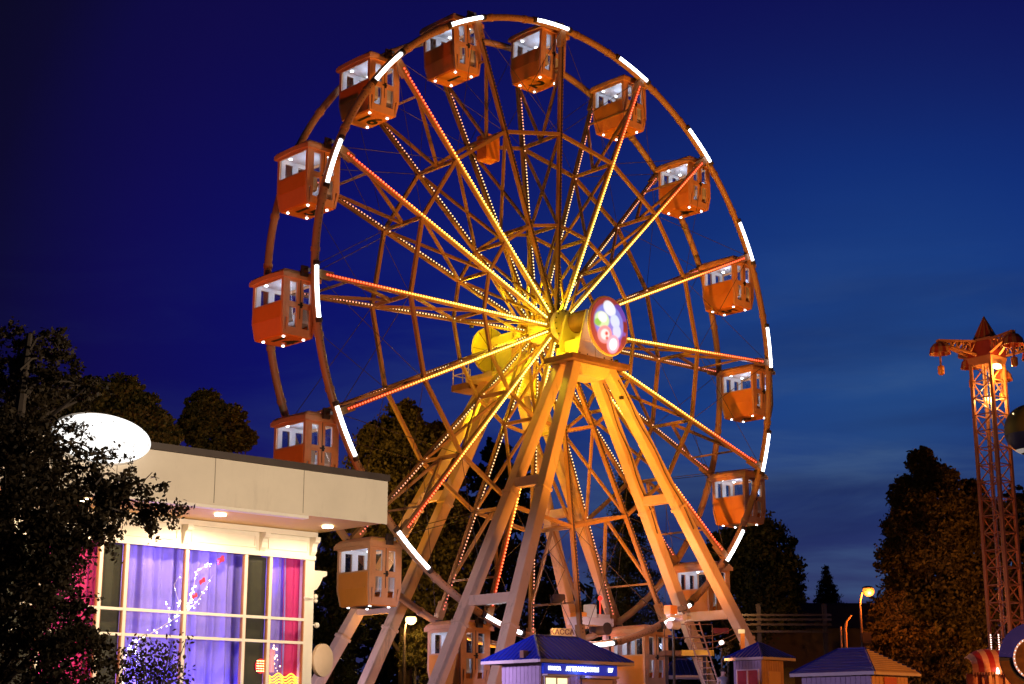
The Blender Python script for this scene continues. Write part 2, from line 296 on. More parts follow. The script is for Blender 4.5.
# ================================================================== ferris wheel
R, WY = 12.0, 1.358
TH0, DL = 1.97754, 0.14461
HZ = HUB.z
def th(k): return TH0 - (k - 1) * pi / 8
def pol(r, t, y): return Vector((r * cos(t), y, HZ + r * sin(t)))
wheel = thing('ferris_wheel', 'tall ferris wheel with glowing running lights on its spokes and splayed box legs', 'ferris wheel', WHEEL0, AZ)
for sgn in (-1, 1):
    y = sgn * WY; b = MB(); b.path([pol(R, 2 * pi * i / 192, y) for i in range(192)], .135, 10, closed=True)
    rim = b.build('rim', M['rim'], wheel, True)
    for k in range(1, 17):
        for d in (-.05, .19): MB().path([pol(R, th(k) + d - .006, y), pol(R, th(k) + d + .006, y)], .16, 10).build('flange', M['rim'], rim, True)
    if sgn < 0:
        for k in range(1, 17):
            MB().path([pol(R + .01, th(k) + DL * i / 8, y - .13) for i in range(9)], .070, 8).build('light_bar', M['ledbar'], rim, True)
            for e_ in (-.008, DL + .008): MB().path([pol(R + .01, th(k) + e_ - .006, y - .11), pol(R + .01, th(k) + e_ + .006, y - .11)], .12, 8).build('bar_clamp', M['darksteel'], rim, True)
        for k in range(1, 17):
            s_ = MB()
            for i in range(15): s_.octa(pol(R, th(k) + DL + .02 + (pi / 8 - DL - .04) * i / 14, y - .135), .026)
            s_.build('bulb_dots', M['ledoff'], rim)
OFF = (1, 2, 9, 10)
RA, RB = .64 * R, .335 * R
def spoke_y(r, sgn): return sgn * (.60 + (WY - .03 - .60) * (r - .5) / (R - .6))
for sgn in (-1, 1):
    for k in range(1, 17):
        t = th(k) + .018; b = MB()
        p0, p1 = pol(.5, t, spoke_y(.5, sgn)), pol(R - .1, t, spoke_y(R - .1, sgn)); b.beam(p0, p1, .155, .15)
        b.beam(pol(R - .75, t, spoke_y(R - .75, sgn)), p1, .26, .25)
        sp = b.build('spoke', M['steel'], wheel)
        rail, dots = MB(), MB(); n = 82
        for i in range(n):
            r = .75 + (R - 1.22) * i / (n - 1); dots.octa(pol(r, t, spoke_y(r, sgn) - .135), .041 if sgn < 0 else .036)
        q0, q1 = pol(.7, t, spoke_y(.7, sgn) - .10), pol(R - .42, t, spoke_y(R - .42, sgn) - .10); rail.beam(q0, q1, .065, .03)
        rail.build('lamp_rail', M['darksteel'] if (sgn > 0 or k in OFF) else M['ledstrip'], sp)
        dots.build('running_light_dots', M['ledoff'] if (sgn < 0 and k in OFF) else (M['ledfront'] if sgn < 0 else M['ledrear']), sp)
        # ring segments to the next spoke
        for r in (RA, RB):
            MB().beam(pol(r, t, spoke_y(r, sgn) + sgn * .02), pol(r, t - pi / 8, spoke_y(r, sgn) + sgn * .02), .13 if r == RA else .11).build('ring_strut', M['steel'], wheel)
for k in range(1, 17):
    t = th(k) + .018; b = MB(); P_ = lambda r, s: pol(r, t, spoke_y(r, s))
    for r in (RA, RB): b.beam(P_(r, -1), P_(r, 1), .12, up=(0, 0, 1))
    mid = (P_(RA, -1) + P_(RA, 1)) / 2
    for s in (-1, 1):
        b.beam(P_(RA, s), P_(RB, -s), .095); b.beam(P_(R * .87, s), mid, .10); b.beam(P_(RB, s), P_(1.0, -s), .085)
    b.beam(P_(R * .87, -1), P_(R * .87, 1), .07)
    b.build('cross_brace', M['steel'], wheel)
    c = MB()
    for s in (-1, 1):
        c.tube(pol(RA, t, spoke_y(RA, s)), pol(R, t - pi / 8, s * WY), .013, n=4); c.tube(pol(RA, t - pi / 8, spoke_y(RA, s)), pol(R, t, s * WY), .013, n=4)
    c.build('tie_cable', M['darksteel'], wheel)
# the gearbox that hangs in the upper truss, beside the first spoke
p_ = pol(RA - .35, th(1) - .01, .25); MB().box(p_.x - .35, p_.x + .35, p_.y - .3, p_.y + .3, p_.z - .5, p_.z + .5).build('junction_box', M['panel'], wheel, bevel=.03)
# hub
b = MB(); prof = [(.28, -2.9), (.28, -1.1), (.62, -1.05), (.62, -.85), (.48, -.8), (.48, .8), (.62, .85), (.62, 1.05), (.28, 1.1), (.28, 2.9)]
nn = 28; vs = []
for r, y in prof: vs += [(r * cos(2 * pi * i / nn), y, HZ + r * sin(2 * pi * i / nn)) for i in range(nn)]
b.add(vs, [(j * nn + i, j * nn + (i + 1) % nn, (j + 1) * nn + (i + 1) % nn, (j + 1) * nn + i) for j in range(len(prof) - 1) for i in range(nn)] + [tuple(range(nn)), tuple((len(prof) - 1) * nn + i for i in range(nn))])
hub = b.build('hub', M['hub'], wheel, True)
bb = MB()
for s in (-1, 1):
    for i in range(16): bb.octa((.55 * cos(2 * pi * i / 16), s * 1.07, HZ + .55 * sin(2 * pi * i / 16)), .045)
bb.build('bolt', M['darksteel'], hub)
# supports
def leg_pt(s, e, io, z):   # s: left/right, e: -1 front / +1 rear
    t = (14.43 - z) / 15.63; yt, yb = (1.656, 1.956) if io == 'i' else (2.244, 5.496)
    return Vector((s * (.588 + (8.712 - .588) * t), e * (yt + (yb - yt) * t), z))
ZC = (9.12, 4.87)
for e in (-1, 1):
    for s in (-1, 1):
        for io in 'io':
            b = MB(); b.beam(leg_pt(s, e, io, 0), leg_pt(s, e, io, 14.2), .40, .40, up=(0, 1, 0))
            lg = b.build('leg', M['leg'], wheel, bevel=.015)
            for zc in (8.75, 4.1 if io == 'i' else 3.9):
                d = (leg_pt(s, e, io, zc + .05) - leg_pt(s, e, io, zc - .05)); MB().beam(leg_pt(s, e, io, zc) - d * .5, leg_pt(s, e, io, zc) + d * .5, .47, .47).build('collar', M['leg'], lg, bevel=.01)
            f0 = leg_pt(s, e, io, 0); MB().box(f0.x - .55, f0.x + .55, f0.y - .55, f0.y + .55, -.3, .95).build('footing', mat('concrete', (.3, .29, .27), .85), lg)
            if (s, e, io) in ((1, -1, 'i'), (1, -1, 'o')):   # cable clipped down the leg
                q = MB(); pts = []
                for i in range(14):
                    pz = 13.4 - i * .42; p0 = leg_pt(s, e, io, pz); pts.append(p0 + Vector((.06 * sin(i * 1.3), -.225, 0)))
                q.path(pts, .018, 5); q.build('cable', M['darksteel'], lg)
        for zc in ZC:
            b = MB(); p0, p1 = leg_pt(s, e, 'i', zc), leg_pt(s, e, 'o', zc); d = (p1 - p0).normalized(); b.beam(p0 + d * .15, p1 - d * .15, .34, .34, up=(0, 0, 1)); b.build('crossbar', M['leg'], wheel, bevel=.012)
    # bearing seat, housing and access plate at the top of each pair of legs
    b = MB(); b.box(-1.55, 1.55, min(e * 1.4, e * 2.95), max(e * 1.4, e * 2.95), HZ - 1.82, HZ - 1.62); b.build('bearing_plate', M['plate'] if e < 0 else M['hub'], wheel, bevel=.02)
    if e < 0:
        hs = MB().frust(-1.0, 1.0, -2.62, -2.52, HZ - 1.617, HZ + .26, .56, 0).build('bearing_housing', M['hub'], wheel, bevel=.015)
        MB().frust(-1.0, 1.0, -1.55, -1.45, HZ - 1.617, HZ + .26, .56, 0).build('rear_cheek', M['hub'], hs, bevel=.015)
        for x in (-.55, 0, .55): MB().box(x - .03, x + .03, -2.517, -1.553, HZ - 1.617, HZ - .55 - abs(x) * .5).build('web_plate', M['hub'], hs)
        MB().path([(0, -2.515, HZ), (0, -1.555, HZ)], .40, 24).build('bearing', M['plate'], hs, True)
        MB().box(-.75, .75, -2.30, -1.75, HZ - 1.612, HZ - 1.30).build('oil_box', M['plate'], hs, bevel=.02)
        q = MB(); q.tube((0, -2.70, HZ), (0, -2.62, HZ), .34, n=20); q.build('bearing_cap', M['plate'], hs, True)
        q = MB()
        for k in range(10): q.octa((.27 * cos(k * pi / 5), -2.705, HZ + .27 * sin(k * pi / 5)), .035)
        for x in (-.85, -.45, .45, .85): q.octa((x, -2.625, HZ - 1.48), .04)
        q.build('bolt_studs', M['darksteel'], hs)
        q = MB(); q.beam((-.62, -2.63, HZ - .95), (.62, -2.63, HZ - .95), .05, .03); q.beam((0, -2.63, HZ - 1.5), (0, -2.63, HZ - .40), .03, .05, up=(1, 0, 0)); q.build('stiffener', M['hub'], hs)
    else:
        MB().frust(-.55, .55, 1.45, 2.5, HZ - 1.617, HZ + .22, .25, .1).build('bearing_housing', M['hub'], wheel, bevel=.03)
    b = MB(); b.frust(-.62, .62, e * 2.0 - .52, e * 2.0 + .52, HZ - 2.25, HZ - 1.825, -.2, -.1); b.build('leg_head', M['hub'], wheel, bevel=.02)
    # inspection balcony
    if e > 0:
        b = MB(); b.box(-1.35, -.35, 3.0, 4.0, HZ - 2.0, HZ - 1.75); bal = b.build('balcony', M['plate'], wheel)
        r_ = MB()
        for x, y in ((-1.3, 3.05), (-1.3, 3.95), (-.8, 3.95), (-.4, 3.95)): r_.tube((x, y, HZ - 1.75), (x, y, HZ - .95), .022, n=5)
        for z in (HZ - .95, HZ - 1.35): r_.tube((-1.3, 3.05, z), (-1.3, 3.95, z), .02, n=5); r_.tube((-1.3, 3.95, z), (-.4, 3.95, z), .02, n=5)
        r_.build('railing', M['hub'], bal)
# rear disc and the lit round sign at the front end of the axle
rd = MB().disc((0, 3.25, HZ - .28), .97, .10, 48).build('rear_disc', mat('yellow_disc', (.80, .66, .12), .45, var=.08), wheel, True)
s_ = MB()
for i in range(8): s_.beam((.05 * cos(i * pi / 4), 3.14, HZ - .28 + .05 * sin(i * pi / 4)), (.95 * cos(i * pi / 4), 3.14, HZ - .28 + .95 * sin(i * pi / 4)), .010, .02)
s_.build('disc_seam', M['plate'], rd)
def sign_face():
    m = bpy.data.materials.new('lit_sign_face'); m.use_nodes = True; t = m.node_tree; b = t.nodes['Principled BSDF']; b.inputs['Roughness'].default_value = .25
    co = t.nodes.new('ShaderNodeTexCoord'); sp = t.nodes.new('ShaderNodeSeparateXYZ'); t.links.new(co.outputs['Object'], sp.inputs[0])
    cur = None
    def blob(x, z, r, col, soft=.035, sx=1.0):
        nonlocal cur
        d = t.nodes.new('ShaderNodeVectorMath'); d.operation = 'DISTANCE'; cb = t.nodes.new('ShaderNodeCombineXYZ'); t.links.new(sp.outputs[0], cb.inputs[0]); t.links.new(sp.outputs[2], cb.inputs[2]); t.links.new(cb.outputs[0], d.inputs[0]); d.inputs[1].default_value = (x, 0, z)
        k = t.nodes.new('ShaderNodeMapRange'); k.inputs['From Min'].default_value = r - soft; k.inputs['From Max'].default_value = r + soft; k.inputs['To Min'].default_value = 1; k.inputs['To Max'].default_value = 0; t.links.new(d.outputs['Value'], k.inputs['Value'])
        mm = t.nodes.new('ShaderNodeMix'); mm.data_type = 'RGBA'; t.links.new(k.outputs[0], mm.inputs['Factor'])
        if cur is None: mm.inputs['A'].default_value = (.42, .06, .07, 1)
        else: t.links.new(cur, mm.inputs['A'])
        mm.inputs['B'].default_value = col + (1,); cur = mm.outputs['Result']
    blob(.45, .45, .42, (.02, .10, .85)); blob(.40, -.05, .45, (.05, .16, .95)); blob(.75, .05, .22, (.16, .01, .04)); blob(.72, -.5, .2, (.10, .01, .05)); blob(.3, -.6, .2, (.03, .10, .8))
    blob(-.12, .05, .74, (.16, .50, 1.6), .05); blob(-.1, .62, .31, (1.6, 1.9, 2.1)); blob(.12, .15, .26, (1.2, 1.7, 2.1)); blob(.22, -.22, .24, (1.1, 1.6, 2.1))
    blob(-.52, .12, .32, (1.1, 1.9, 1.0)); blob(-.72, .0, .14, (.25, 1.3, .2)); blob(-.5, .22, .2, (2, 2, 2)); blob(-.38, -.42, .33, (1.9, .7, .75)); blob(-.38, -.42, .2, (2, 1.9, 1.8)); blob(-.32, -.38, .07, (1.2, .12, .12)); blob(-.28, -.55, .06, (1.2, .12, .12)); blob(.08, -.72, .33, (2.0, .9, 1.2)); blob(.08, -.72, .22, (2.2, 2.2, 2.2))
    t.links.new(cur, b.inputs['Emission Color']); b.inputs['Emission Strength'].default_value = .50; b.inputs['Base Color'].default_value = (.3, .1, .1, 1); return m
SGN = Vector((0.12, -3.08, HZ - .40))
b = MB().disc((0, 0, 0), 1.07, .16, 48, .18, .98); sg = b.build('round_sign', sign_face(), wheel, True, loc=SGN)
r_ = MB().path([(1.0 * cos(2 * pi * i / 48), -.06, 1.09 * sin(2 * pi * i / 48)) for i in range(48)], .06, 8, closed=True); r_.build('sign_rim', M['hub'], sg, True)
MB().tube((0, -3.06, HZ - .1), (0, -2.3, HZ - .05), .13).build('sign_arm', M['hub'], wheel, True)
# added fill lamps around the hub, each over a small made-up box
for (x, y, z, p) in ((-1.5, -2.1, HZ - 1.0, 110), (1.55, -2.2, HZ - 1.1, 100), (0, 0, HZ + 1.3, 130), (-1.6, .2, HZ - .6, 130), (-.5, .2, HZ - 2.4, 150), (.3, -3.6, HZ - 2.9, 42), (-1.9, 2.2, HZ + .5, 150), (-1.4, 1.75, HZ - 3.2, 420)):
    lamp('hub_fill_lamp', to_world(WHEEL0, x, y, z), p, YELLOW, .12)
    MB().box(x - .06, x + .06, y - .06, y + .06, z - .32, z - .2).build('fill_lamp_box', M['darksteel'], wheel)

# ================================================================== cabins
def make_cabin():
    root = thing('cabin', 'x', 'cabin', (0, 0, 0), AZ, 'orange cabins hanging from the ferris wheel')
    X, Y, BX, BY = .68, .88, .59, .81
    ZB, ZT, ZS, ZW, ZE = -2.13, -1.58, -1.06, -.30, -.16
    for sx in (-1, 1):
        for sy in (-1, 1):
            b = MB(); b.box(min(sx * X, sx * (X - .09)), max(sx * X, sx * (X - .09)), min(sy * Y, sy * (Y - .09)), max(sy * Y, sy * (Y - .09)), ZT, ZE)
            b.hexa([(sx * (BX - .08), sy * (BY - .08), ZB), (sx * BX, sy * (BY - .08), ZB), (sx * BX, sy * BY, ZB), (sx * (BX - .08), sy * BY, ZB), (sx * (X - .09), sy * (Y - .09), ZT), (sx * X, sy * (Y - .09), ZT), (sx * X, sy * Y, ZT), (sx * (X - .09), sy * Y, ZT)])
            b.build('corner_post', M['cabin'], root)
    for s in (-1, 1):
        b = MB(); y0 = Y - .092
        x0, x1 = s * (X - .05), s * (X + .012)
        b.box(min(x0, x1), max(x0, x1), -y0, y0, ZT, ZS)
        q0, q1 = s * (BX - .05), s * (BX + .012); yb = BY - .082
        b.hexa([(q0, -yb, ZB), (q1, -yb, ZB), (q1, yb, ZB), (q0, yb, ZB), (x0, -y0, ZT), (x1, -y0, ZT), (x1, y0, ZT), (x0, y0, ZT)])
        b.build('side_panel', M['panel'], root, bevel=.01)
        w = MB(); w.frame(s * (X - .04), s * X, -y0, y0, ZS, ZE, .025, ZS + .05, ZW)
        fr = w.build('window', M['cabin'], root)
        MB().box(s * (X - .02) - .004, s * (X - .02) + .004, -y0 + .024, y0 - .024, ZS + .05, ZW).build('pane', M['glass'], fr)
        # end walls with their pair of door leaves
        def wall(mb, ya, yb_, taper):
            y_a, y_b = min(ya, yb_), max(ya, yb_)
            def bx(xa, xb, za, zb): mb.box(xa, xb, y_a, y_b, za, zb)
            x_ = X - .092
            for xa, xb in ((-x_, -.42), (-.12, .12), (.42, x_)): bx(xa, xb, ZT, ZE)
            for xa, xb in ((-.42, -.12), (.12, .42)): bx(xa, xb, -.34, ZE); bx(xa, xb, -1.21, -1.02)
            xb_ = BX - .082; d = s * (Y - BY) if taper else 0
            ylo = [(-xb_, y_a - d, ZB), (xb_, y_a - d, ZB), (xb_, y_b - d, ZB), (-xb_, y_b - d, ZB)]
            zc = -1.88; k = (zc - ZB) / (ZT - ZB); yl = lambda y: y - d * (1 - k)
            mb.hexa(ylo + [(-xb_ - .0, yl(y_a), zc), (xb_, yl(y_a), zc), (xb_, yl(y_b), zc), (-xb_, yl(y_b), zc)])
            for xa, xb in ((-xb_, -.42), (-.12, .12), (.42, xb_)): mb.hexa([(xa, yl(y_a), zc), (xb, yl(y_a), zc), (xb, yl(y_b), zc), (xa, yl(y_b), zc), (xa, y_a, ZT), (xb, y_a, ZT), (xb, y_b, ZT), (xa, y_b, ZT)])
        o_ = MB(); wall(o_, s * (Y - .045), s * (Y + .005), True); dr = o_.build('door', M['cabin'], root)
        i_ = MB(); wall(i_, s * (Y - .10), s * (Y - .06), True); i_.build('door_lining', M['cabinwhite'], dr)
        gp = MB()
        for xa, xb in ((-.42, -.12), (.12, .42)): gp.box(xa, xb, s * (Y - .053) - .003, s * (Y - .053) + .003, -1.02, -.34); gp.box(xa, xb, s * (Y - .053) - .003, s * (Y - .053) + .003, ZT, -1.21)
        gp.build('door_pane', M['glass'], dr)
        h = MB(); h.box(-.09, .09, min(s * (Y + .006), s * (Y + .05)), max(s * (Y + .006), s * (Y + .05)), -1.13, -1.09); h.box(.02, .07, min(s * (Y + .006), s * (Y + .04)), max(s * (Y + .006), s * (Y + .04)), -1.20, -1.01); h.box(-.012, .012, min(s * (Y + .006), s * (Y + .012)), max(s * (Y + .006), s * (Y + .012)), ZT, ZE - .02); h.build('handle', M['black'], dr)
        st = MB(); st.box(min(s * .60, s * .18), max(s * .60, s * .18), -.76, .76, -1.66, -1.58); st.box(min(s * .60, s * .54), max(s * .60, s * .54), -.76, .76, -1.575, -1.12)
        for yy in (-.77, .74): st.box(min(s * .535, s * .18), max(s * .535, s * .18), yy, yy + .03, -1.575, -1.18)
        st.build('seat', M['cabinwhite'], root)
    MB().box(-BX + .03, BX - .03, -BY + .03, BY - .03, ZB - .03, ZB + .05).build('floor', M['panel'], root, bevel=.015)
    MB().box(-X + .05, X - .05, -Y + .12, Y - .12, ZE - .05, ZE - .01).build('ceiling', M['cabinwhite'], root)
    b = MB(); hx, hy = X + .09, Y + .11; ZR = -.25
    # eave band, arched a little over each window, and the humped roof above it
    n = 10; band = []
    for s in (-1, 1):
        for i in range(n):
            t0, t1 = -1 + 2 * i / n, -1 + 2 * (i + 1) / n; a0, a1 = .07 * (1 - t0 * t0), .07 * (1 - t1 * t1)
            b.hexa([(s * (hx - .10), t0 * hy, ZR + a0), (s * hx, t0 * hy, ZR + a0), (s * hx, t1 * hy, ZR + a1), (s * (hx - .10), t1 * hy, ZR + a1), (s * (hx - .10), t0 * hy, ZR + .17 + a0), (s * hx, t0 * hy, ZR + .14 + a0), (s * hx, t1 * hy, ZR + .14 + a1), (s * (hx - .10), t1 * hy, ZR + .17 + a1)])
        b.box(-hx + .10, hx - .10, min(s * hy, s * (hy - .10)), max(s * hy, s * (hy - .10)), ZR, ZR + .14)
    rf = b.build('roof', M['cabin'], root)
    b = MB(); prof = [(1.0, ZR + .12), (.97, ZR + .20), (.82, ZR + .30), (.55, ZR + .37), (.2, ZR + .39)]
    vs, fs = [], []
    for k_, z in prof:
        for i in range(4): vs.append((hx * (k_ if k_ < .98 else .97) * (-1, 1, 1, -1)[i], hy * (.3 + .7 * k_ if k_ < .98 else .97) * (-1, -1, 1, 1)[i], z))
    for j in range(len(prof) - 1): fs += [(j * 4 + i, j * 4 + (i + 1) % 4, (j + 1) * 4 + (i + 1) % 4, (j + 1) * 4 + i) for i in range(4)]
    b.add(vs, fs + [(0, 1, 2, 3), tuple(16 + i for i in range(4))]); b.build('roof_crown', M['cabin'], rf, bevel=.02)
    for sx in (-.38, .38):
        for sy in (-.55, .55):
            MB().tube((sx, sy, ZE - .085), (sx, sy, ZE - .052), .05, n=10).build('ceiling_light', M['bulb'], root)
            MB().tube((sx * 1.05, sy * 1.05, ZB - .055), (sx * 1.05, sy * 1.05, ZB - .025), .042, n=10).build('floor_light', M['bulb'], root)
    for s in (-1, 1): b = MB(); b.tube((0, s * .9, .05), (0, s * (WY), .0), .07); b.box(-.13, .13, min(s * 1.035, s * 1.12), max(s * 1.035, s * 1.12), -.16, .20); b.build('hanger', M['darksteel'], root)
    return root
proto = make_cabin()
WHERE = {1: 'orange cabin numbered 1 with a dark head in its window, near the wheel top',
         2: 'orange cabin with a 2 under its floor, right of the topmost light bars',
         3: 'orange cabin with a 3 under its floor, third from the top light bars',
         4: 'upper right orange cabin with its window crossed by a lit spoke tip',
         5: 'orange cabin on the right of the wheel just above hub height',
         6: 'orange cabin at the far right edge of the wheel just below hub height',
         7: 'orange cabin low on the right, open sky beside it and trees below',
         8: 'orange cabin half hidden behind the two front right legs of the wheel',
         9: 'lowest cabin on the right, behind the blue roofed ticket kiosk',
         10: 'cabin at the very bottom of the wheel hidden behind the ticket kiosk roof',
         11: 'tan cabin low on the left, crossed by the front left leg of the wheel',
         12: 'tan cabin hanging under the end of the pavilion roof, white bulbs under it',
         13: 'cabin rising from behind the dark edge of the pavilion roof',
         14: 'orange cabin at the far left of the wheel at hub height, numbered 14',
         15: 'orange cabin with a 15 under its floor at the upper left of the wheel',
         16: 'orange cabin with a 16 under its floor, crossed by a tilted white light bar'}
CABINS = {}
for k in range(1, 17):
    c = proto if k == 1 else copy_tree(proto)
    CABINS[k] = c
for k, c in CABINS.items():
    t = th(k) + .013; c.location = to_world(WHEEL0, 12.2 * cos(t), 0, HZ + 12.2 * sin(t)); c['label'] = WHERE[k]
    c.rotation_euler = (0, 0, AZ)
    if k in (1, 2): c.rotation_euler = Matrix.Rotation(AZ, 3, 'Z').to_euler(); c.rotation_euler.rotate_axis('Y', -.05 if k == 1 else .05)
    mm = Matrix.Translation((0.0, 0, -2.168)) @ Matrix(((1, 0, 0), (0, -1, 0), (0, 0, -1))).to_4x4()
    text(str(k), .92, .004, M['number'], c, 'number', mm)
    lamp('cabin_lamp', Vector(c.location) + Vector((0, 0, -.60)), 11, (.68, .76, 1), .12)

# ------------------------------------------------------------------ people
def person(label, pts, edges, radii, cloth, hairc, head, loc, rz, group=None):
    import bmesh as _b
    me = bpy.data.meshes.new('person'); me.from_pydata(pts, edges, []); o = bpy.data.objects.new('person', me); COL.objects.link(o)
    o.modifiers.new('skin', 'SKIN'); sm = o.modifiers.new('sub', 'SUBSURF'); sm.levels = 1; sm.render_levels = 1
    sv = me.skin_vertices[0].data
    for i, r in enumerate(radii): sv[i].radius = (r, r)
    sv[0].use_root = True
    dg = bpy.context.evaluated_depsgraph_get(); ev = o.evaluated_get(dg); nm = bpy.data.meshes.new_from_object(ev); o.modifiers.clear(); o.data = nm
    nm.materials.clear(); nm.materials.append(cloth); skin = mat('skin', (.55, .32, .22), .5, var=.05); nm.materials.append(skin)
    for p in nm.polygons: p.use_smooth = True; p.material_index = 1 if (p.center.z > head.z - .14) else 0
    o.location = loc; o.rotation_euler = (0, 0, rz); tag(o, label, 'person')
    h = MB().ball((head.x, head.y + .012, head.z + .035), .112, 14, 8, 0, .55, (.95, 1.05, 1.0)); h.build('hair', hairc, o, True)
    f = MB().ball((head.x, head.y - .105, head.z - .01), .018, 8, 6); f.build('nose', skin, o, True)
    return o
dcloth = mat('dark_jacket', (.02, .02, .025), .8, var=.2); hairm = mat('dark_hair', (.015, .01, .008), .6, var=.1); rcloth = mat('pale_jacket', (.30, .28, .30), .8, var=.2)
# seated rider in the first cabin (faces along its bench)
P0 = [(0, 0, 0), (0, .02, .22), (0, .03, .42), (0, .02, .53), (0, -.01, .62), (0, -.015, .72), (.16, .03, .44), (.22, 0, .20), (.14, -.22, .12), (-.16, .03, .44), (-.22, 0, .20), (-.14, -.22, .12), (.10, -.02, -.02), (.11, -.42, 0), (.11, -.42, -.40), (.11, -.52, -.42), (-.10, -.02, -.02), (-.11, -.42, 0), (-.11, -.42, -.40), (-.11, -.52, -.42)]
E0 = [(0, 1), (1, 2), (2, 3), (3, 4), (4, 5), (2, 6), (6, 7), (7, 8), (2, 9), (9, 10), (10, 11), (0, 12), (12, 13), (13, 14), (14, 15), (0, 16), (16, 17), (17, 18), (18, 19)]
R0 = [.13, .13, .14, .055, .095, .09, .065, .045, .035, .065, .045, .035, .085, .065, .045, .035, .085, .065, .045, .035]
person('dark haired rider in black seated inside the topmost left cabin', P0, E0, R0, dcloth, hairm, Vector((0, -.01, .66)), to_world(CABINS[1].location, .32, .28, -1.50), AZ - pi / 2)
P1 = [(0, 0, .95), (0, 0, 1.15), (0, .01, 1.38), (0, .01, 1.48), (0, -.01, 1.57), (0, -.01, 1.67), (.17, .01, 1.40), (.23, .02, 1.13), (.21, -.08, .90), (-.17, .01, 1.40), (-.23, .02, 1.13), (-.21, -.08, .90), (.09, 0, .88), (.10, -.01, .48), (.10, .02, .07), (.10, -.12, .03), (-.09, 0, .88), (-.10, -.02, .48), (-.10, .02, .07), (-.10, -.12, .03)]
R1 = [.13, .12, .14, .055, .092, .088, .065, .045, .033, .065, .045, .033, .09, .062, .042, .035, .09, .062, .042, .035]
pp = at(723.5, 684, 54.5)
person('person in a pale jacket standing by the stairs left of the small booth', P1, E0, R1, rcloth, hairm, Vector((0, -.01, 1.61)), (pp.x, 54.5, .9), .5)

# ================================================================== pavilion on the left
PO = Vector((-3.7751, 29.8941, 0))
pav = thing('pavilion', 'cream pavilion with a deep flat roof and curtained lit windows', 'building', PO, AZ)
cream = mat('cream_panel', (.74, .65, .52), .45, var=.09, vscale=.8, bump=.03, bscale=8, dirt=.10)
trim = mat('white_trim', (.80, .76, .68), .45, var=.06)
soffm = mat('soffit_board', (.72, .44, .17), .5, var=.08)
capm = mat('roof_cap', (.05, .03, .022), .5, var=.2)
XL = -13.0
MB().box(XL, .227, -1.98, 8, 4.125, 4.875).build('roof', soffm, pav)
rf = MB().box(XL, .237, -2.0, -1.985, 4.10, 4.872).build('fascia', cream, pav)
sm_ = MB()
for x in (-1.61, -3.40, -5.2, -7.0, -8.8): sm_.box(x - .006, x + .006, -2.003, -1.999, 4.13, 4.87)
sm_.build('fascia_seam', mat('seam', (.25, .2, .15), .6, var=0), rf)
MB().box(XL, .26, -2.04, 8, 4.88, 4.99).build('roof_cap', capm, pav)
MB().box(XL, -1.46, -1.965, -1.80, 4.05, 4.122).box(XL, -1.46, -1.79, -1.78, 4.085, 4.122).build('soffit_trim', trim, pav)
for x, y, p in ((-2.62, -1.0, 60), (-5.2, -1.0, 60), (-7.6, -1.0, 50), (-.30, -.95, 34)):
    zz = 4.12
    MB().tube((x, y, zz - .03), (x, y, zz), .10, n=16).build('downlight', emis('downlight_glow', (1, .80, .52), 14), pav)
    lamp('downlight_lamp', to_world(PO, x, y, zz - .06), p * 3, (1, .74, .44), .06, to_world(PO, x, y, 0), 176, .3)
# walls
MB().box(XL, .10, 0, .25, 3.66, 4.122).box(-.06, .115, -.02, .3, 0, 3.66).box(XL, .10, -.01, .25, 0, .45).box(.0, .10, .3, 8, 0, 4.12).build('wall', trim, pav)
b = MB(); b.box(XL, .13, -.08, -.001, 4.02, 4.115); b.box(XL, .12, -.05, -.001, 3.60, 3.68)
for x0, x1 in ((-2.55, -1.20), (-.93, -.02), (-4.2, -2.83), (-5.8, -4.45)):
    for (xa, xb, za, zb) in ((x0, x1, 3.95, 3.975), (x0, x1, 3.74, 3.765), (x0, x0 + .025, 3.765, 3.95), (x1 - .025, x1, 3.765, 3.95)): b.box(xa, xb, -.02, -.001, za, zb)
b.build('cornice', trim, pav)
def bracket(x, w=.11, z1=4.015, h=.33, d=.20):
    pr = [(0, 0), (-d, 0), (-d, -.05), (-d * .9, -.09), (-d * .62, -.12), (-d * .48, -h * .55), (-d * .42, -h * .8), (-d * .2, -h), (0, -h)]
    return MB().prism([(x - w / 2, -.001 + p, z1 + q) for p, q in pr], (w, 0, 0))
for x in (-2.69, -1.07, .05, -4.32, -5.95): bracket(x).build('bracket', trim, pav)
b = MB().prism([(.117, 0 - .0, 3.42), (.42, 0, 3.42), (.42, 0, 3.34), (.33, 0, 3.30), (.26, 0, 3.16), (.20, 0, 3.08), (.117, 0, 3.04)], (0, .12, 0)); b.ball((.19, .03, 2.94), .05, 8, 6); b.ball((.20, .03, 2.86), .04, 8, 6); b.tube((.12, .0, 2.9), (-.12, -.06, 2.9), .022); b.ball((.25, .05, 2.42), .055, 8, 6); b.tube((.117, .05, 2.42), (.25, .05, 2.42), .02)
b.build('corbel', trim, pav)
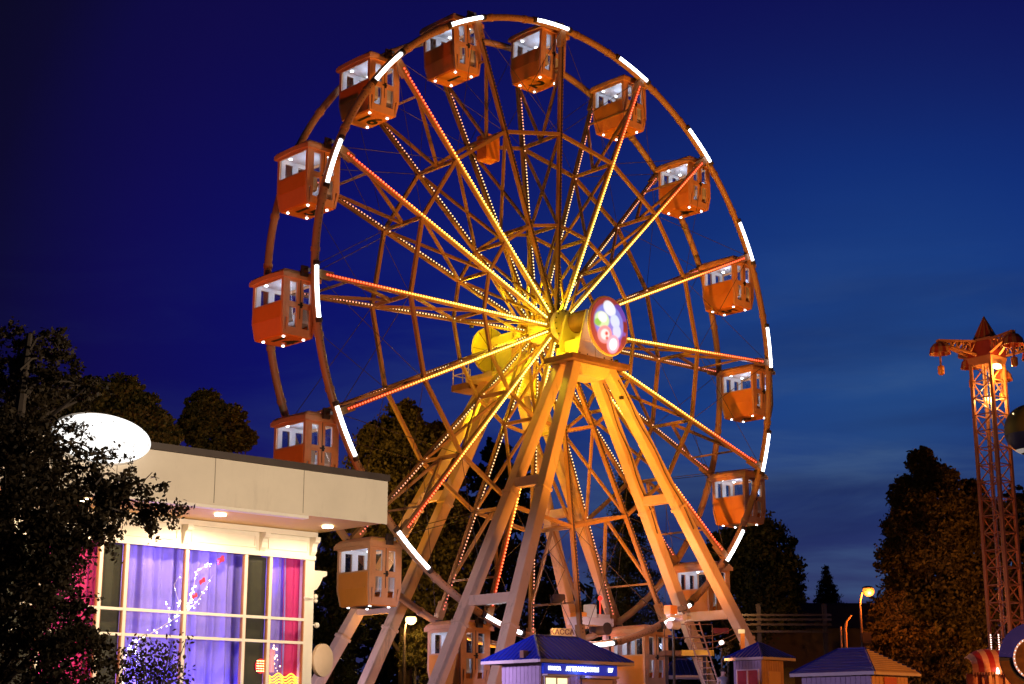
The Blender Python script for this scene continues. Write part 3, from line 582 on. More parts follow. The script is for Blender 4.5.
# window wall
mull = [-9.2, -7.9, -6.6, -5.35, -4.29, -3.805, -2.63, -1.40, -.865, -.067]
b = MB()
for i, x in enumerate(mull): b.box(x - .028, x + .028, -.035, .05, .452, 3.597)
fr_ = b.build('window_frame', trim, pav)
b = MB()
for x0, x1 in zip(mull[:-1], mull[1:]):
    for z in (2.50, 2.08): b.box(x0 + .029, x1 - .029, -.028, .045, z - .024, z + .024)
b.build('transom', trim, fr_)
b = MB()
for x0, x1 in zip(mull[:-1], mull[1:]):
    for (xa, xb) in ((x0 + .029, x0 + .045), (x1 - .045, x1 - .029)): b.box(xa, xb, -.02, .04, .46, 3.59)
b.build('window_bead', mat('wood_bead', (.40, .17, .07), .5, var=.1), fr_)
pg = glass('window_glass', (.96, .96, .97), .07)
for x0, x1 in zip(mull[:-1], mull[1:]): MB().box(x0 + .03, x1 - .03, .004, .010, .46, 3.59).build('window_pane', pg, fr_)
# room shell
dk = mat('dark_interior', (.04, .03, .03), .8, var=.2)
MB().box(XL, -.02, 5.8, 5.95, 0, 4.1).box(XL, -.02, .3, 5.8, -.05, 0.02).build('inner_wall', dk, pav)
olive = mat('olive_blind', (.045, .048, .022), .7, var=.25, vscale=6)
for x0, x1 in ((-4.29, -3.805), (-1.40, -.865), (-6.6, -5.35)): MB().box(x0 + .03, x1 - .03, .09, .11, .46, 3.59).build('blind', olive, pav)
def curtain(x0, x1, y, m, seed, z0=.1, z1=3.64, fold=.055):
    r = random.Random(seed); nx = int((x1 - x0) * 90); b = MB(); ph = [r.uniform(0, 6.28) for _ in range(4)]
    fr = [r.uniform(28, 36), r.uniform(11, 17), r.uniform(50, 64), 5]
    zs = [z0 + (z1 - z0) * j / 10 for j in range(11)]
    vs = []
    for j, z in enumerate(zs):
        for i in range(nx + 1):
            x = x0 + (x1 - x0) * i / nx; k = .75 + .35 * (1 - j / 10)
            vs.append((x + .01 * sin(z * 2 + x * 9), y + k * fold * (sin(fr[0] * x + ph[0] + .25 * sin(z * 1.1 + ph[2])) * .6 + sin(fr[1] * x + ph[1] + .2 * z) * .55 + .25 * sin(fr[2] * x + ph[2])), z))
    n = nx + 1; b.add(vs, [(j * n + i, j * n + i + 1, (j + 1) * n + i + 1, (j + 1) * n + i) for j in range(10) for i in range(nx)])
    return b.build('curtain', m, pav, True)
lilac = mat('lilac_curtain', (.31, .26, .86), .7, var=.08); rose = mat('rose_curtain', (.60, .03, .20), .7, var=.08); magenta = mat('magenta_curtain', (.70, .05, .35), .7, var=.08)
curtain(-3.84, -1.12, .34, lilac, 3); curtain(-.90, -.36, .26, lilac, 5); curtain(-.43, -.02, .22, rose, 6, fold=.04); curtain(-5.34, -4.45, .34, magenta, 8); curtain(-4.52, -4.12, .30, rose, 9); curtain(-9.1, -6.5, .34, magenta, 10)
VIO = (.28, .20, 1)
for x in (-3.5, -2.9, -2.3, -1.7): lamp('curtain_uplight', to_world(PO, x, .12, .75), 42, VIO, .05)
lamp('curtain_downlight', to_world(PO, -3.2, .10, 3.40), 5, (.30, .20, 1), .03); lamp('curtain_downlight', to_world(PO, -2.0, .10, 3.40), 5, VIO, .03)
lamp('curtain_uplight', to_world(PO, -3.55, .12, 1.2), 10, (.8, .6, 1), .05)
lamp('rose_uplight', to_world(PO, -.45, .16, .9), 13, (1, .16, .34), .05); lamp('rose_uplight', to_world(PO, -.70, .14, 3.3), 3, (.4, .15, 1), .05); lamp('rose_uplight', to_world(PO, -4.75, .15, 1.0), 22, (1, .06, .25), .05); lamp('rose_uplight', to_world(PO, -8, .15, 1.2), 26, (1, .06, .25), .05)
# window decorations
def on_plane(px, py, y):   # a point of the upright plane y behind the pavilion front
    c = Vector((0, 0, CAMZ)); d = (at(px, py, 10) - c); n = Vector((-sin(AZ), cos(AZ), 0)); o = to_world(PO, 0, y, 0); p = c + d * ((o - c).dot(n) / d.dot(n)); r = p - PO
    return Vector((r.x * cos(AZ) + r.y * sin(AZ), y, p.z))
gar = thing('light_garland', 'glittering white branch of tiny lights sweeping across the violet curtain', 'light garland', PO, AZ)
b = MB(); d = MB(); r = random.Random(4)
G = lambda px, py: on_plane(px, py, .13)
def spray(pts, nb, jit, rad, szs):
    P = [G(*p) for p in pts]; b.path(P, [rad * (1 - .7 * i / (len(P) - 1)) for i in range(len(P))], 5)
    for i in range(nb):
        q = r.random() * (len(P) - 1); k = min(len(P) - 2, int(q)); p = P[k].lerp(P[k + 1], q - k); d.ball((p.x + r.gauss(0, jit), p.y - .02 + r.gauss(0, .015), p.z + r.gauss(0, jit)), r.choice(szs), 6, 4)
spray([(122, 700), (126, 655), (133, 643), (150, 634), (166, 624), (186, 611.6)], 46, .035, .016, [.007, .010, .015])
spray([(186, 611.6), (190, 600), (194, 585), (196, 571.6), (207, 565), (212, 564)], 26, .025, .012, [.008, .012, .016])
spray([(186, 611.6), (196, 603), (202, 594), (208, 583), (213, 575)], 16, .03, .008, [.007, .011])
spray([(170, 621), (168, 610), (166, 601)], 6, .02, .006, [.008, .012]); spray([(184, 612), (178, 600), (174, 585), (181, 573)], 9, .03, .006, [.006, .010]); spray([(176, 617), (178, 606), (179, 596)], 6, .02, .006, [.008, .012]); spray([(133, 643), (140, 655), (137, 668), (134, 676)], 14, .05, .006, [.007, .011])
b.build('branch', trim, gar); d.build('fairy_lights', emis('fairy_glow', (1, .97, .85), 9), gar)
redm = mat('red_ribbon', (.65, .03, .06), .5, var=.1, emit=(1, .08, .12), estr=.25)
for (x, z, s_) in ((on_plane(220, 560, .1).x, on_plane(220, 560, .1).z, 1), (on_plane(201.6, 581, .1).x, on_plane(201.6, 581, .1).z, .8), (on_plane(194, 596, .1).x, on_plane(194, 596, .1).z, .7)):
    b = MB(); b.path([(0, 0, .09 * s_), (.03 * s_, 0, .03 * s_), (-.02 * s_, 0, -.03 * s_), (.01 * s_, 0, -.09 * s_)], [.025 * s_, .05 * s_, .045 * s_, .015 * s_], 6)
    o = b.build('red_bow', redm, None, True, to_world(PO, x, .085, z)); o.rotation_euler = (0, .5, AZ); tag(o, {1: 'largest red bow, hanging at the top of the violet window', .8: 'middle red bow among the fairy lights', .7: 'smallest red bow, lowest beside the white garland'}[s_], 'bow', 'red bows on the garland')
ln = thing('paper_lantern', 'round red lantern with glowing gold bands in the lower right window', 'lantern', to_world(PO, -.96, .05, 1.52), AZ)
MB().ball((0, 0, .12), .12, 14, 10, 0, 1, (1, .3, 1.1)).build('shade', mat('red_shade', (.5, .02, .02), .5, var=.1, emit=(1, .05, .03), estr=.8), ln, True)
d = MB()
for j in range(5):
    for i in range(7): d.octa((-.1 + .2 * i / 6, -.038, .03 + .045 * j), .011)
d.build('bulbs', emis('gold_bulb', (1, .75, .25), 9), ln)
MB().tube((0, 0, .25), (0, 0, .75), .006, n=4).build('cord', M['black'], ln)
gg = thing('gold_garland', 'wavy gold garland glowing along the bottom of the pink window', 'garland', to_world(PO, -.45, .12, 1.34), AZ)
for dz in (0, .05, .10, .15):
    MB().path([(-.40 + .76 * i / 24, -.01 * (dz > .04), dz + .035 * sin(i * .7 + dz * 5) + .0) for i in range(25)], .014, 5).build('strand', emis('gold_glow', (1, .50, .04), 3), gg, True)
d = MB(); r = random.Random(9)
for i in range(26): d.ball((-.25 + r.gauss(0, .09), .0, .42 + r.gauss(0, .13)), r.choice([.010, .016, .024]), 6, 4)
d.build('fairy_lights', emis('peach_glow', (1, .62, .35), 5), gg)
b = MB().tube((-.24, .0, 0.2), (-.24, .0, .5), .06, .05, 12); b.ball((-.24, .0, .55), .07, 12, 8); b.build('figurine', mat('pink_glass', (.8, .35, .5), .3, var=.05, emit=(1, .35, .3), estr=.5), gg, True)
# oval light box above the fascia
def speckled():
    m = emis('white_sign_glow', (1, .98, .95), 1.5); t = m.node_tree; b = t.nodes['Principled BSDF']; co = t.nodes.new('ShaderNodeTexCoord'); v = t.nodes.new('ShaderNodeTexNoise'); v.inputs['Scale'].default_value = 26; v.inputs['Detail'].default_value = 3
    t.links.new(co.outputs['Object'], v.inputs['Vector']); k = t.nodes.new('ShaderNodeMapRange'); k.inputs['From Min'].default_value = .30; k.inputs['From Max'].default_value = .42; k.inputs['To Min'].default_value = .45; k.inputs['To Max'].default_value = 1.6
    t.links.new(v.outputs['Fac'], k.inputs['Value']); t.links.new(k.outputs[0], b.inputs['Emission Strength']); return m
ov = thing('oval_light_sign', 'white glowing oval light box on the pavilion roof edge, twigs in front of it', 'sign', to_world(PO, -5.57, -2.06, 4.91), AZ)
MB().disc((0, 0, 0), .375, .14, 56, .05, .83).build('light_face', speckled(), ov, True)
MB().path([(.835 * cos(2 * pi * i / 56), -.03, .38 * sin(2 * pi * i / 56)) for i in range(56)], .03, 8, closed=True).build('edge_frame', mat('sign_edge', (.6, .58, .55), .4), ov, True)
rb = MB().disc((0, 0, 0), .30, .10, 30, .03, .22); rb = rb.build('rounded_board', mat('beige_board', (.62, .46, .33), .5, var=.08), None, True, to_world(PO, .34, .02, 1.78)); rb.rotation_euler = (0, 0, AZ); tag(rb, 'beige rounded board sticking out past the end of the pavilion wall', 'board')
q = MB().tube((-.02, .03, -.1), (-.24, .05, -.1), .03).build('arm', trim, rb, True)

# ================================================================== kiosks
roofblue = mat('blue_roof_metal', (.005, .012, .19), .35, var=.15, vscale=2, spec=.25)
ribm = mat('lightened_rib_metal', (.022, .034, .30), .22, var=.1, spec=.9)  # ribs lighter than the roof: light on the ridges put into colour
kwall = mat('mauve_boards', (.34, .23, .30), .6, var=.15); kwood = mat('varnished_boards', (.50, .26, .09), .45, var=.2, vscale=5); kdark = mat('kiosk_trim', (.5, .38, .34), .5, var=.1)
def hip_roof(root, x0, x1, y0, y1, ze, zr, rx0, rx1, m, ribs=.16, label=None):
    ym = (y0 + y1) / 2; b = MB()
    v = [(x0, y0, ze), (x1, y0, ze), (x1, y1, ze), (x0, y1, ze), (rx0, ym, zr), (rx1, ym, zr)]
    b.add(v, [(0, 1, 5, 4), (2, 3, 4, 5), (1, 2, 5), (3, 0, 4), (3, 2, 1, 0)])
    rf = b.build('roof', m, root)
    r = MB()
    for (a, c, top0, top1) in ((v[0], v[1], v[4], v[5]), (v[2], v[3], v[5], v[4]), (v[1], v[2], v[5], v[5]), (v[3], v[0], v[4], v[4])):
        A, B, C_, D = map(Vector, (a, c, top0, top1)); e = B - A; ln_ = e.length; e.normalize(); n = int(ln_ / ribs)
        mid = (C_ + D) / 2; up = (mid - A) - e * (mid - A).dot(e); t0 = (C_ - A).dot(e); t1 = (D - A).dot(e)
        for i in range(1, n):
            s = ln_ * i / n; h = 1.0
            if s < t0: h = s / t0
            elif s > t1: h = (ln_ - s) / (ln_ - t1) if ln_ > t1 else 1
            if h < .06: continue
            p0 = A + e * s; r.path([p0 - up * .012, p0 + up * h * .985], .028, 6)
    r.build('roof_ribs', ribm, rf, True)
    h = MB()
    for a, c in ((0, 4), (1, 5), (2, 5), (3, 4)) : h.path([Vector(v[a]), Vector(v[c])], .04, 6)
    if (rx1 - rx0) > .05: h.path([v[4], v[5]], .045, 6)
    h.build('ridge_cap', m, rf, True)
    f = MB(); f.box(x0, x1, y0 - .02, y0 + .02, ze - .09, ze - .004).box(x0, x1, y1 - .02, y1 + .02, ze - .09, ze - .004).box(x0 - .02, x0 + .02, y0 + .02, y1 - .02, ze - .09, ze - .004).box(x1 - .02, x1 + .02, y0 + .02, y1 - .02, ze - .09, ze - .004)
    f.build('eave_board', kdark, rf)
    return rf
def boards(x0, x1, y0, y1, z0, z1, m_x, m_y, root, step=.14):
    b = MB(); b.box(x0, x1, y0, y1, z0, z1); w = b.build('wall', m_y, root)
    b = MB(); n = max(1, int((x1 - x0) / step))
    for i in range(n): b.box(x0 + (x1 - x0) * i / n + .006, x0 + (x1 - x0) * (i + 1) / n - .006, y0 - .018, y0 - .002, z0, z1)
    b.build('front_boards', m_x, w)
    b = MB(); n = max(1, int((y1 - y0) / step))
    for i in range(n): b.box(x0 - .018, x0 - .002, y0 + (y1 - y0) * i / n + .006, y0 + (y1 - y0) * (i + 1) / n - .006, z0, z1)
    b.build('side_boards', m_y, w)
    return w
# ticket kiosk
K1 = Vector((at(540, 661, 44).x, 44, 0))
k1 = thing('ticket_kiosk', 'mauve ticket kiosk with a ribbed blue hip roof and a lit blue sign', 'kiosk', K1, AZ)
boards(0, 3.0, 0, 1.5, 0, 2.36, kwall, kwall, k1)
hip_roof(k1, -.38, 3.32, -.38, 1.95, 2.44, 3.13, .55, 2.25, roofblue, .17)
sb = MB().box(.03, 2.9, -.12, -.03, 2.07, 2.345).build('signboard', mat('blue_signboard', (.010, .022, .22), .4, var=.1, emit=(.01, .05, .8), estr=.35), k1)
wl = emis('white_letters', (.85, .93, 1), 3.2)
for body, x, s_ in (('КАССА', .42, .135), ('АТТРАКЦИОНЫ', 1.50, .165), ('БУ', 2.62, .15)):
    text(body, s_, .012, wl, sb, 'letters', Matrix.Translation((x, -.135, 2.21)) @ FACE)
lamp('sign_lamp', to_world(K1, 1.5, -.4, 2.15), 9, (.12, .25, 1), .1)
MB().box(.15, 1.0, -.05, -.025, .9, 1.97).build('window', emis('lit_window', (1, .80, .42), 1.6), k1)
fr = MB()
for x in (.13, .57, 1.0): fr.box(x - .02, x + .02, -.07, -.03, .9, 2.0)
fr.box(.151, .549, -.07, -.03, 1.96, 2.0).box(.591, .979, -.07, -.03, 1.96, 2.0); fr.build('window_frame', kdark, k1)
MB().box(.05, 1.15, -.24, -.03, 2.015, 2.055).build('awning', kdark, k1); MB().box(1.5, 2.85, -.24, -.03, 1.98, 2.04).build('awning', kdark, k1)
MB().box(1.55, 2.75, -.06, -.03, .4, 1.95).build('shutter', mat('mauve_shutter', (.45, .30, .34), .5, var=.1), k1)
MB().beam((-.40, .30, 2.58), (-.22, .30, 2.58), .15, .2, up=(0, 0, 1)).build('flood_lamp_body', M['plate'], k1)
KS_ = .86
ks = thing('roof_sign', 'yellow lit ticket sign on short posts above the kiosk ridge', 'sign', at(562, 640, 46.2), AZ - .5)
MB().box(-.36, .36, -.03, .03, .12, .38).build('board', mat('sign_yellow', (.45, .27, .09), .5, var=.1, emit=(1, .50, .12), estr=.05), ks)
ks.scale = (KS_, KS_, KS_)
MB().box(-.30, -.26, -.02, .02, -.75, .12).box(.26, .30, -.02, .02, -.75, .12).build('post', kdark, ks)
text('КАССА', .24, .006, mat('sign_letters', (.12, .03, .02), .6, var=0), ks, 'letters', Matrix.Translation((0, -.037, .25)) @ FACE)
lamp('roof_sign_lamp', to_world(at(562, 640, 46.2), -.34, -.28, .25, AZ - .5), 9, (1, .7, .3), .05)
# operator booth
K2 = Vector((at(761, 657, 52).x, 52, .9))
k2 = thing('operator_booth', 'small booth with a steep blue pyramid roof and lit orange plank side', 'booth', K2, AZ)
boards(0, 1.12, 0, 1.12, 0, 1.93, kwood, kwall, k2, .12)
hip_roof(k2, -.20, 1.52, -.20, 1.32, 1.99, 2.48, .60, .64, roofblue, .15)
b = MB()
for y in (.10, .55, .98): b.box(-.05, -.02, y - .025, y + .025, .55, 1.62)
b.box(-.05, -.02, .125, .955, 1.58, 1.62).box(-.05, -.02, .125, .955, .55, .60)
wf = b.build('window', mat('pink_frame', (.72, .55, .55), .5, var=.08), k2)
MB().box(-.026, -.020, .125, .955, .60, 1.58).build('pane', mat('dim_red_pane', (.10, .02, .03), .1, var=.5, vscale=4, emit=(.35, .02, .03), estr=.25), wf)
MB().box(.30, .92, -.045, -.019, .0, 1.55).build('door', mat('ochre_door', (.62, .34, .12), .45, var=.1), k2)
# wide hut
K3 = Vector((at(871, 672, 45).x, 45, 0))
k3 = thing('refreshment_hut', 'wide hut with a plain blue hip roof and orange plank end wall', 'hut', K3, AZ)
boards(0, 1.75, 0, 2.35, 0, 2.10, kwood, kwall, k3, .16)
def hut_roof():
    x0, x1, y0, y1, ze, zr = -.20, 2.05, -.25, 2.62, 2.17, 2.86; xm = (x0 + x1) / 2
    v = [(x0, y0, ze), (x1, y0, ze), (x1, y1, ze), (x0, y1, ze), (xm, y0 + 1.05, zr), (xm, y1 - .9, zr)]
    tan = mat('lamplit_roof_end', (.40, .25, .15), .5, var=.2, vscale=3)  # orange lamp light on this blue roof end put into its colour
    b = MB(); b.add(v, [(1, 2, 5, 4), (2, 3, 5), (3, 0, 4, 5), (3, 2, 1, 0)]); rf = b.build('roof', roofblue, k3)
    b = MB(); b.add([v[0], v[1], v[4], (x0, y0, ze - .02), (x1, y0, ze - .02), (xm, y0 + 1.05, zr - .02)], [(0, 1, 2), (3, 5, 4), (0, 3, 4, 1), (1, 4, 5, 2), (2, 5, 3, 0)]); b.build('roof_end', tan, rf)
    r = MB(); A, B, T = Vector(v[0]), Vector(v[1]), Vector(v[4])
    for i in range(1, 12):
        f_ = i / 12; r.path([A.lerp(T, f_) + Vector((0, 0, .01)), B.lerp(T, f_) + Vector((0, 0, .01))], .022, 6)
    r.build('tile_courses', tan, rf, True)
    r = MB(); A, B, C_, D = Vector(v[3]), Vector(v[0]), Vector(v[5]), Vector(v[4])
    for i in range(1, 8): f_ = i / 8; r.path([A.lerp(C_, f_) + Vector((-.0, 0, .008)), B.lerp(D, f_) + Vector((0, 0, .008))], .012, 6)
    r.build('tile_lines', roofblue, rf, True)
    h = MB()
    for a, c in ((0, 4), (1, 4), (2, 5), (3, 5), (4, 5)): h.path([v[a], v[c]], .035, 6)
    h.build('ridge_cap', roofblue, rf, True)
    f = MB(); f.box(x0 - .02, x0 + .03, y0, y1, ze - .10, ze - .004).box(x0 + .03, x1, y0 - .02, y0 + .03, ze - .10, ze - .024); f.build('eave_board', kdark, rf)
hut_roof()
MB().box(.55, 1.15, -.05, -.02, 0, 2.02).build('door', mat('rust_door', (.45, .10, .03), .5, var=.15), k3)
# little blue stall behind the platform
K4 = Vector((at(668, 684, 68).x, 68, .0)); k4 = thing('blue_stall', 'blue roofed stall behind the wheel stairs, half hidden', 'stall', K4, .1)
boards(0, 1.5, 0, 1.5, 0, 2.45, mat('red_boards', (.45, .06, .05), .6, var=.1), kwall, k4); hip_roof(k4, -.3, 1.75, -.3, 1.8, 2.9, 3.6, .5, 1.0, roofblue, .2)

# ================================================================== machinery and stairs at the foot of the wheel
pinkw = mat('pale_machine_paint', (.72, .62, .62), .4, var=.08)
DP = at(689, 655.5, 60.6)
dk_ = thing('maintenance_deck', 'steel deck with a yellow edge and railings under the right hand leg', 'platform', (DP.x, DP.y, 0), .12)
za = DP.z; MB().box(-.92, .95, 0, 1.1, za, za + .18).build('deck', M['plate'], dk_)
MB().box(-.28, .95, -.05, -.003, za - .01, za + .20).build('edge_strip', mat('yellow_edge', (.80, .50, .05), .45, var=.2), dk_)
b = MB()
for x in (-.9, .1, .92): b.tube((x, .03, za + .18), (x, .03, za + 1.15), .02, n=6)
for z in (za + .65, za + 1.15): b.tube((-.9, .03, z), (.92, .03, z), .018, n=6)
b.build('railing', M['plate'], dk_)
for x in (-.7, .75): MB().beam((x, .7, 0), (x, .7, za), .10).build('post', M['darksteel'], dk_)
lamp('deck_fill_lamp', DP + Vector((.5, -1.1, .5)), 16, (1, .45, .06), .1)  # added fill on the deck edge, without a lamp body
LB = Vector((at(723, 684, 58.6).x, 58.6, .9)); LT = at(692, 622, 59.6)
stv = thing('steel_ladder', 'steep steel ladder with a curved foot leaning on the right leg', 'ladder', LB, AZ)
lt = Vector(((LT - LB).x * cos(AZ) + (LT - LB).y * sin(AZ), -(LT - LB).x * sin(AZ) + (LT - LB).y * cos(AZ), LT.z - LB.z)); lb = lt * .12
sd = Vector((.18, -.18, 0))
for q in (-1, 1): MB().path([Vector((.12, 0, 0)) + sd * q, lb + Vector((.10, 0, .1)) + sd * q, lb.lerp(lt, .2) + sd * q, lt + sd * q], .032, 6).build('rail', M['rim'], stv, True)
for i in range(14): p_ = lb.lerp(lt, .05 + .92 * i / 13); MB().beam(p_ - sd, p_ + sd, .05, .03, up=(0, 0, 1)).build('tread', M['rim'], stv)
dr_ = thing('drive_unit', 'pale drive motor with boxes beside the lower right rim', 'machine', at(671, 617, 60), AZ)
MB().box(-.20, .18, -.18, .18, .10, .42).build('control_box', M['panel'], dr_, bevel=.02)
MB().path([(-.1, 0, -.28), (.38, 0, -.28)], .17, 14).build('motor', pinkw, dr_, True)
MB().box(-.15, 1.0, -.12, .12, -.02, .08).build('bracket', pinkw, dr_); MB().path([(.55, -.2, .0), (.55, .2, .0)], .13, 16).build('friction_wheel', pinkw, dr_, True)
MB().beam((.1, 0, -4.0), (.1, 0, -.45), .07).build('post', M['darksteel'], dr_)
mp_ = thing('loading_machinery', 'pale pink drive frame with a white cabinet between the rear legs', 'machine', Vector((at(592, 684, 63).x, 63, 2.05)), AZ)
b = MB().box(-1.0, .9, -.35, .35, 2.55, 2.85); b.build('beam', pinkw, mp_)
MB().box(-.35, .02, -.30, .10, 2.86, 3.35).build('cabinet', mat('white_cabinet', (.8, .8, .82), .4, var=.05), mp_, bevel=.02)
MB().box(.12, .75, -.3, .2, 2.86, 3.0).build('housing', pinkw, mp_); MB().path([(.5, -.4, 2.45), (.5, .4, 2.45)], .24, 16).build('wheel', M['darksteel'], mp_, True)
MB().box(-.95, -.55, -.30, .2, 2.86, 3.02).build('lid', M['panel'], mp_)
for x in (-.9, .8): MB().beam((x, 0, -2.05), (x, 0, 2.55), .18).build('post', pinkw, mp_)
lamp('machinery_fill_lamp', at(596, 615, 60), 110, (1, .78, .82), .12)  # fill added on the pale machinery, no lamp built for it
MB().tube((.30, -.2, 3.0), (.30, -.2, 3.55), .03).ball((.30, -.2, 3.62), .10, 8, 6).build('signal', mat('red_signal', (.6, .03, .02), .4, var=0, emit=(1, .05, .03), estr=1.2), mp_)
for i, (px, py, dx) in enumerate(((640, 684, 1.25), (610, 684, .9))):
    bt = thing('barrier', ['white tubular crowd barrier below the lowest right cabin', 'white tubular barrier just behind the ticket kiosk'][i], 'barrier', Vector((at(px, 684, 51 + i).x, 51 + i, .9)), .15, 'white barriers by the boarding place')
    for z in (.35, .75, 1.05): MB().tube((-dx, 0, z), (dx, 0, z), .022, n=6).build('rail', pinkw, bt)
    for x in (-dx, 0, dx): MB().tube((x, 0, 0), (x, 0, 1.05), .024, n=6).build('post', pinkw, bt)
# floodlight bodies, most made up around added fill lamps
FL = ['floodlight on a tall mast off to the right', 'floodlight on the front left crossbar of the wheel', 'floodlight on the front right crossbar of the wheel', 'ground floodlight below the hub in front', 'added ground floodlight filling the right hand cabins', 'ground floodlight turned to the topmost cabins', 'added far ground floodlight filling the upper left of the wheel', 'added amber ground floodlight between the rear legs, filling the left pair', 'added amber ground floodlight out to the left, filling the rear left legs', 'added orange ground floodlight between the rear legs, filling the right pair', 'added red orange ground floodlight filling the left cabins', 'added unseen pink white floodlight on a mast behind the pavilion', 'second added pink white floodlight hidden behind the pavilion, filling the kiosks', 'added warm white floodlight hidden behind the pavilion, filling the tan cabin', 'added pink white ground floodlight by the rear left foot', 'added pink white ground floodlight by the front right foot', 'added pink white ground floodlight under the rear right legs', 'warm floodlight on a mast facing the pavilion', 'orange floodlight on a low mast facing the huts', 'added amber floodlight on a mast, filling the park tree', 'added warm floodlight on a mast, filling the trees behind the pavilion', 'added orange ground floodlight at the tower foot', 'added orange ground floodlight under the trees beyond the tower', 'added warm uplight at the foot of the pavilion near its corner', 'added warm uplight at the foot of the pavilion further along']
MASTS = {0: 'tall tapered mast carrying the orange floodlight', 11: 'added unseen mast behind the pavilion carrying the pink white floodlight', 17: 'short mast carrying the warm pavilion floodlight', 18: 'low mast carrying the orange hut floodlight', 19: 'added mast carrying the amber tree floodlight', 20: 'added mast carrying the warm fill floodlight for the trees behind the pavilion'}
for i, (lc, tg) in enumerate(FLOODS):
    d = (tg - lc).normalized(); f = thing('floodlight', FL[i], 'floodlight', lc, 0, 'floodlights around the wheel')
    f.rotation_euler = d.to_track_quat('-Z', 'Y').to_euler()
    MB().frust(-.22, .22, -.17, .17, .32, .14, -.0, -.0).build('body', M['darksteel'], f, bevel=.02)
    h_ = MB()
    for s in (-1, 1): h_.box(min(s * .24, s * .26), max(s * .24, s * .26), -.03, .03, .10, .42)
    h_.build('yoke', M['darksteel'], f)
    if i in MASTS:
        m_ = MB().tube((lc.x, lc.y, 0), (lc.x - d.x * .34, lc.y - d.y * .34, lc.z - d.z * .3), .10, .06, 10).build('lamp_mast', M['steel'], None, True); tag(m_, MASTS[i], 'mast')
# bulbs clustered on the left crossbar under the tan cabin
cl = thing('spotlight_cluster', 'cluster of small white spotlights on the rear left crossbar', 'spotlights', to_world(WHEEL0, -5.6, 3.2, 5.15), AZ)
for x, y, z in ((-.1, -.3, .15), (.25, .2, .05), (.3, -.2, -.1)): MB().ball((x, y, z), .06, 8, 6).build('bulb', M['bulb'], cl); 
MB().box(-.2, .4, -.35, .25, -.13, -.06).build('bracket', M['darksteel'], cl)
lamp('cluster_lamp', to_world(WHEEL0, -5.5, 3.0, 5.5), 60, (1, .8, .75), .1)

# ================================================================== right hand side: swing tower, domes, awning
TW = Vector((at(1000, 640, 75).x + .34, 75, 0)); TR = .70
tw = thing('swing_tower', 'tall orange lattice ride tower with four arms and a striped cone cap', 'ride tower', TW, TR)
tp = mat('tower_paint', (.50, .20, .09), .45, var=.15, dirt=.3); tred = mat('tower_red', (.40, .05, .03), .45, var=.15)
HW = .55; TZ = 17.75
for sx in (-1, 1):
    for sy in (-1, 1): MB().box(sx * HW - .07, sx * HW + .07, sy * HW - .07, sy * HW + .07, 0, TZ).build('column', tp, tw)
for fx, fy in ((0, -1), (0, 1), (-1, 0), (1, 0)):
    b = MB(); n = 22
    for i in range(n):
        z0, z1 = i * TZ / n, (i + 1) * TZ / n; e = 1 if i % 2 else -1
        P2 = lambda s, z: (s * (HW - .07) if fx == 0 else fx * HW, s * (HW - .07) if fy == 0 else fy * HW, z)
        b.beam(P2(-e, z0), P2(e, z1), .05); b.beam(P2(-1, z1), P2(1, z1), .05)
    b.build('lattice_panel', tp, tw)
b = MB()
for s in (-.3, 0, .3): b.tube((s, .1, .2), (s * .8, .1, TZ), .025, n=5)
b.build('hoist_cables', mat('silver_rail', (.6, .5, .4), .3, metal=.5, var=.1), tw)
MB().frust(-.60, .60, -.60, .60, TZ + .02, TZ + .35, -.08, -.08).build('collar', tp, tw); 
MB().box(-.66, .66, -.66, .66, TZ + .36, TZ + 1.10).build('head_box', tred, tw, bevel=.02)
MB().box(-.72, .72, -.72, .72, TZ + 1.11, TZ + 1.22).build('cornice', tp, tw)
b = MB(); n = 24; za, zb = TZ + 1.22, TZ + 2.45
vs = [(.60 * cos(2 * pi * i / n), .60 * sin(2 * pi * i / n), za) for i in range(n)] + [(0, 0, zb)]
b.add(vs, [(i, (i + 1) % n, n) for i in range(n)] + [tuple(range(n - 1, -1, -1))]); cn = b.build('cone_cap', tred, tw)
b = MB()
for i in range(0, n, 2): b.beam((.62 * cos(2 * pi * i / n), .62 * sin(2 * pi * i / n), za), (0.02 * cos(2 * pi * i / n), .02 * sin(2 * pi * i / n), zb), .09, .03, up=(cos(2 * pi * i / n), sin(2 * pi * i / n), .5), w1=.02)
b.build('cone_ribs', tp, cn)
ARM = 13 * pi / 180 - TR
GONDS = ['striped umbrella gondola at the end of the tower\'s left arm', 'striped umbrella gondola hanging in front of the tower head', 'striped umbrella gondola on the tower arm past the right picture edge', 'striped umbrella gondola behind the tower head']
for j in range(4):
    a_ = ARM + (pi, -pi / 2, 0, pi / 2)[j]; d = Vector((cos(a_), sin(a_), 0)); s_ = Vector((-d.y, d.x, 0)); z1 = TZ + 1.10
    b = MB()
    for s in (-1, 1):
        b.beam(d * .7 + s_ * s * .28 + Vector((0, 0, z1)), d * 2.55 + s_ * s * .06 + Vector((0, 0, z1)), .10); b.beam(d * .7 + s_ * s * .28 + Vector((0, 0, z1 - .68)), d * 2.55 + s_ * s * .06 + Vector((0, 0, z1 - .10)), .10)
        for i in range(6):
            t0, t1 = i / 6, (i + 1) / 6; up = lambda t: d * (.7 + 1.85 * t) + s_ * s * (.28 - .22 * t) + Vector((0, 0, z1)); lo = lambda t: up(t) - Vector((0, 0, .68 - .58 * t))
            b.beam(up(t0), lo(t1), .06); b.beam(lo(t1), up(t1), .06)
    b.build('arm', tp, tw)
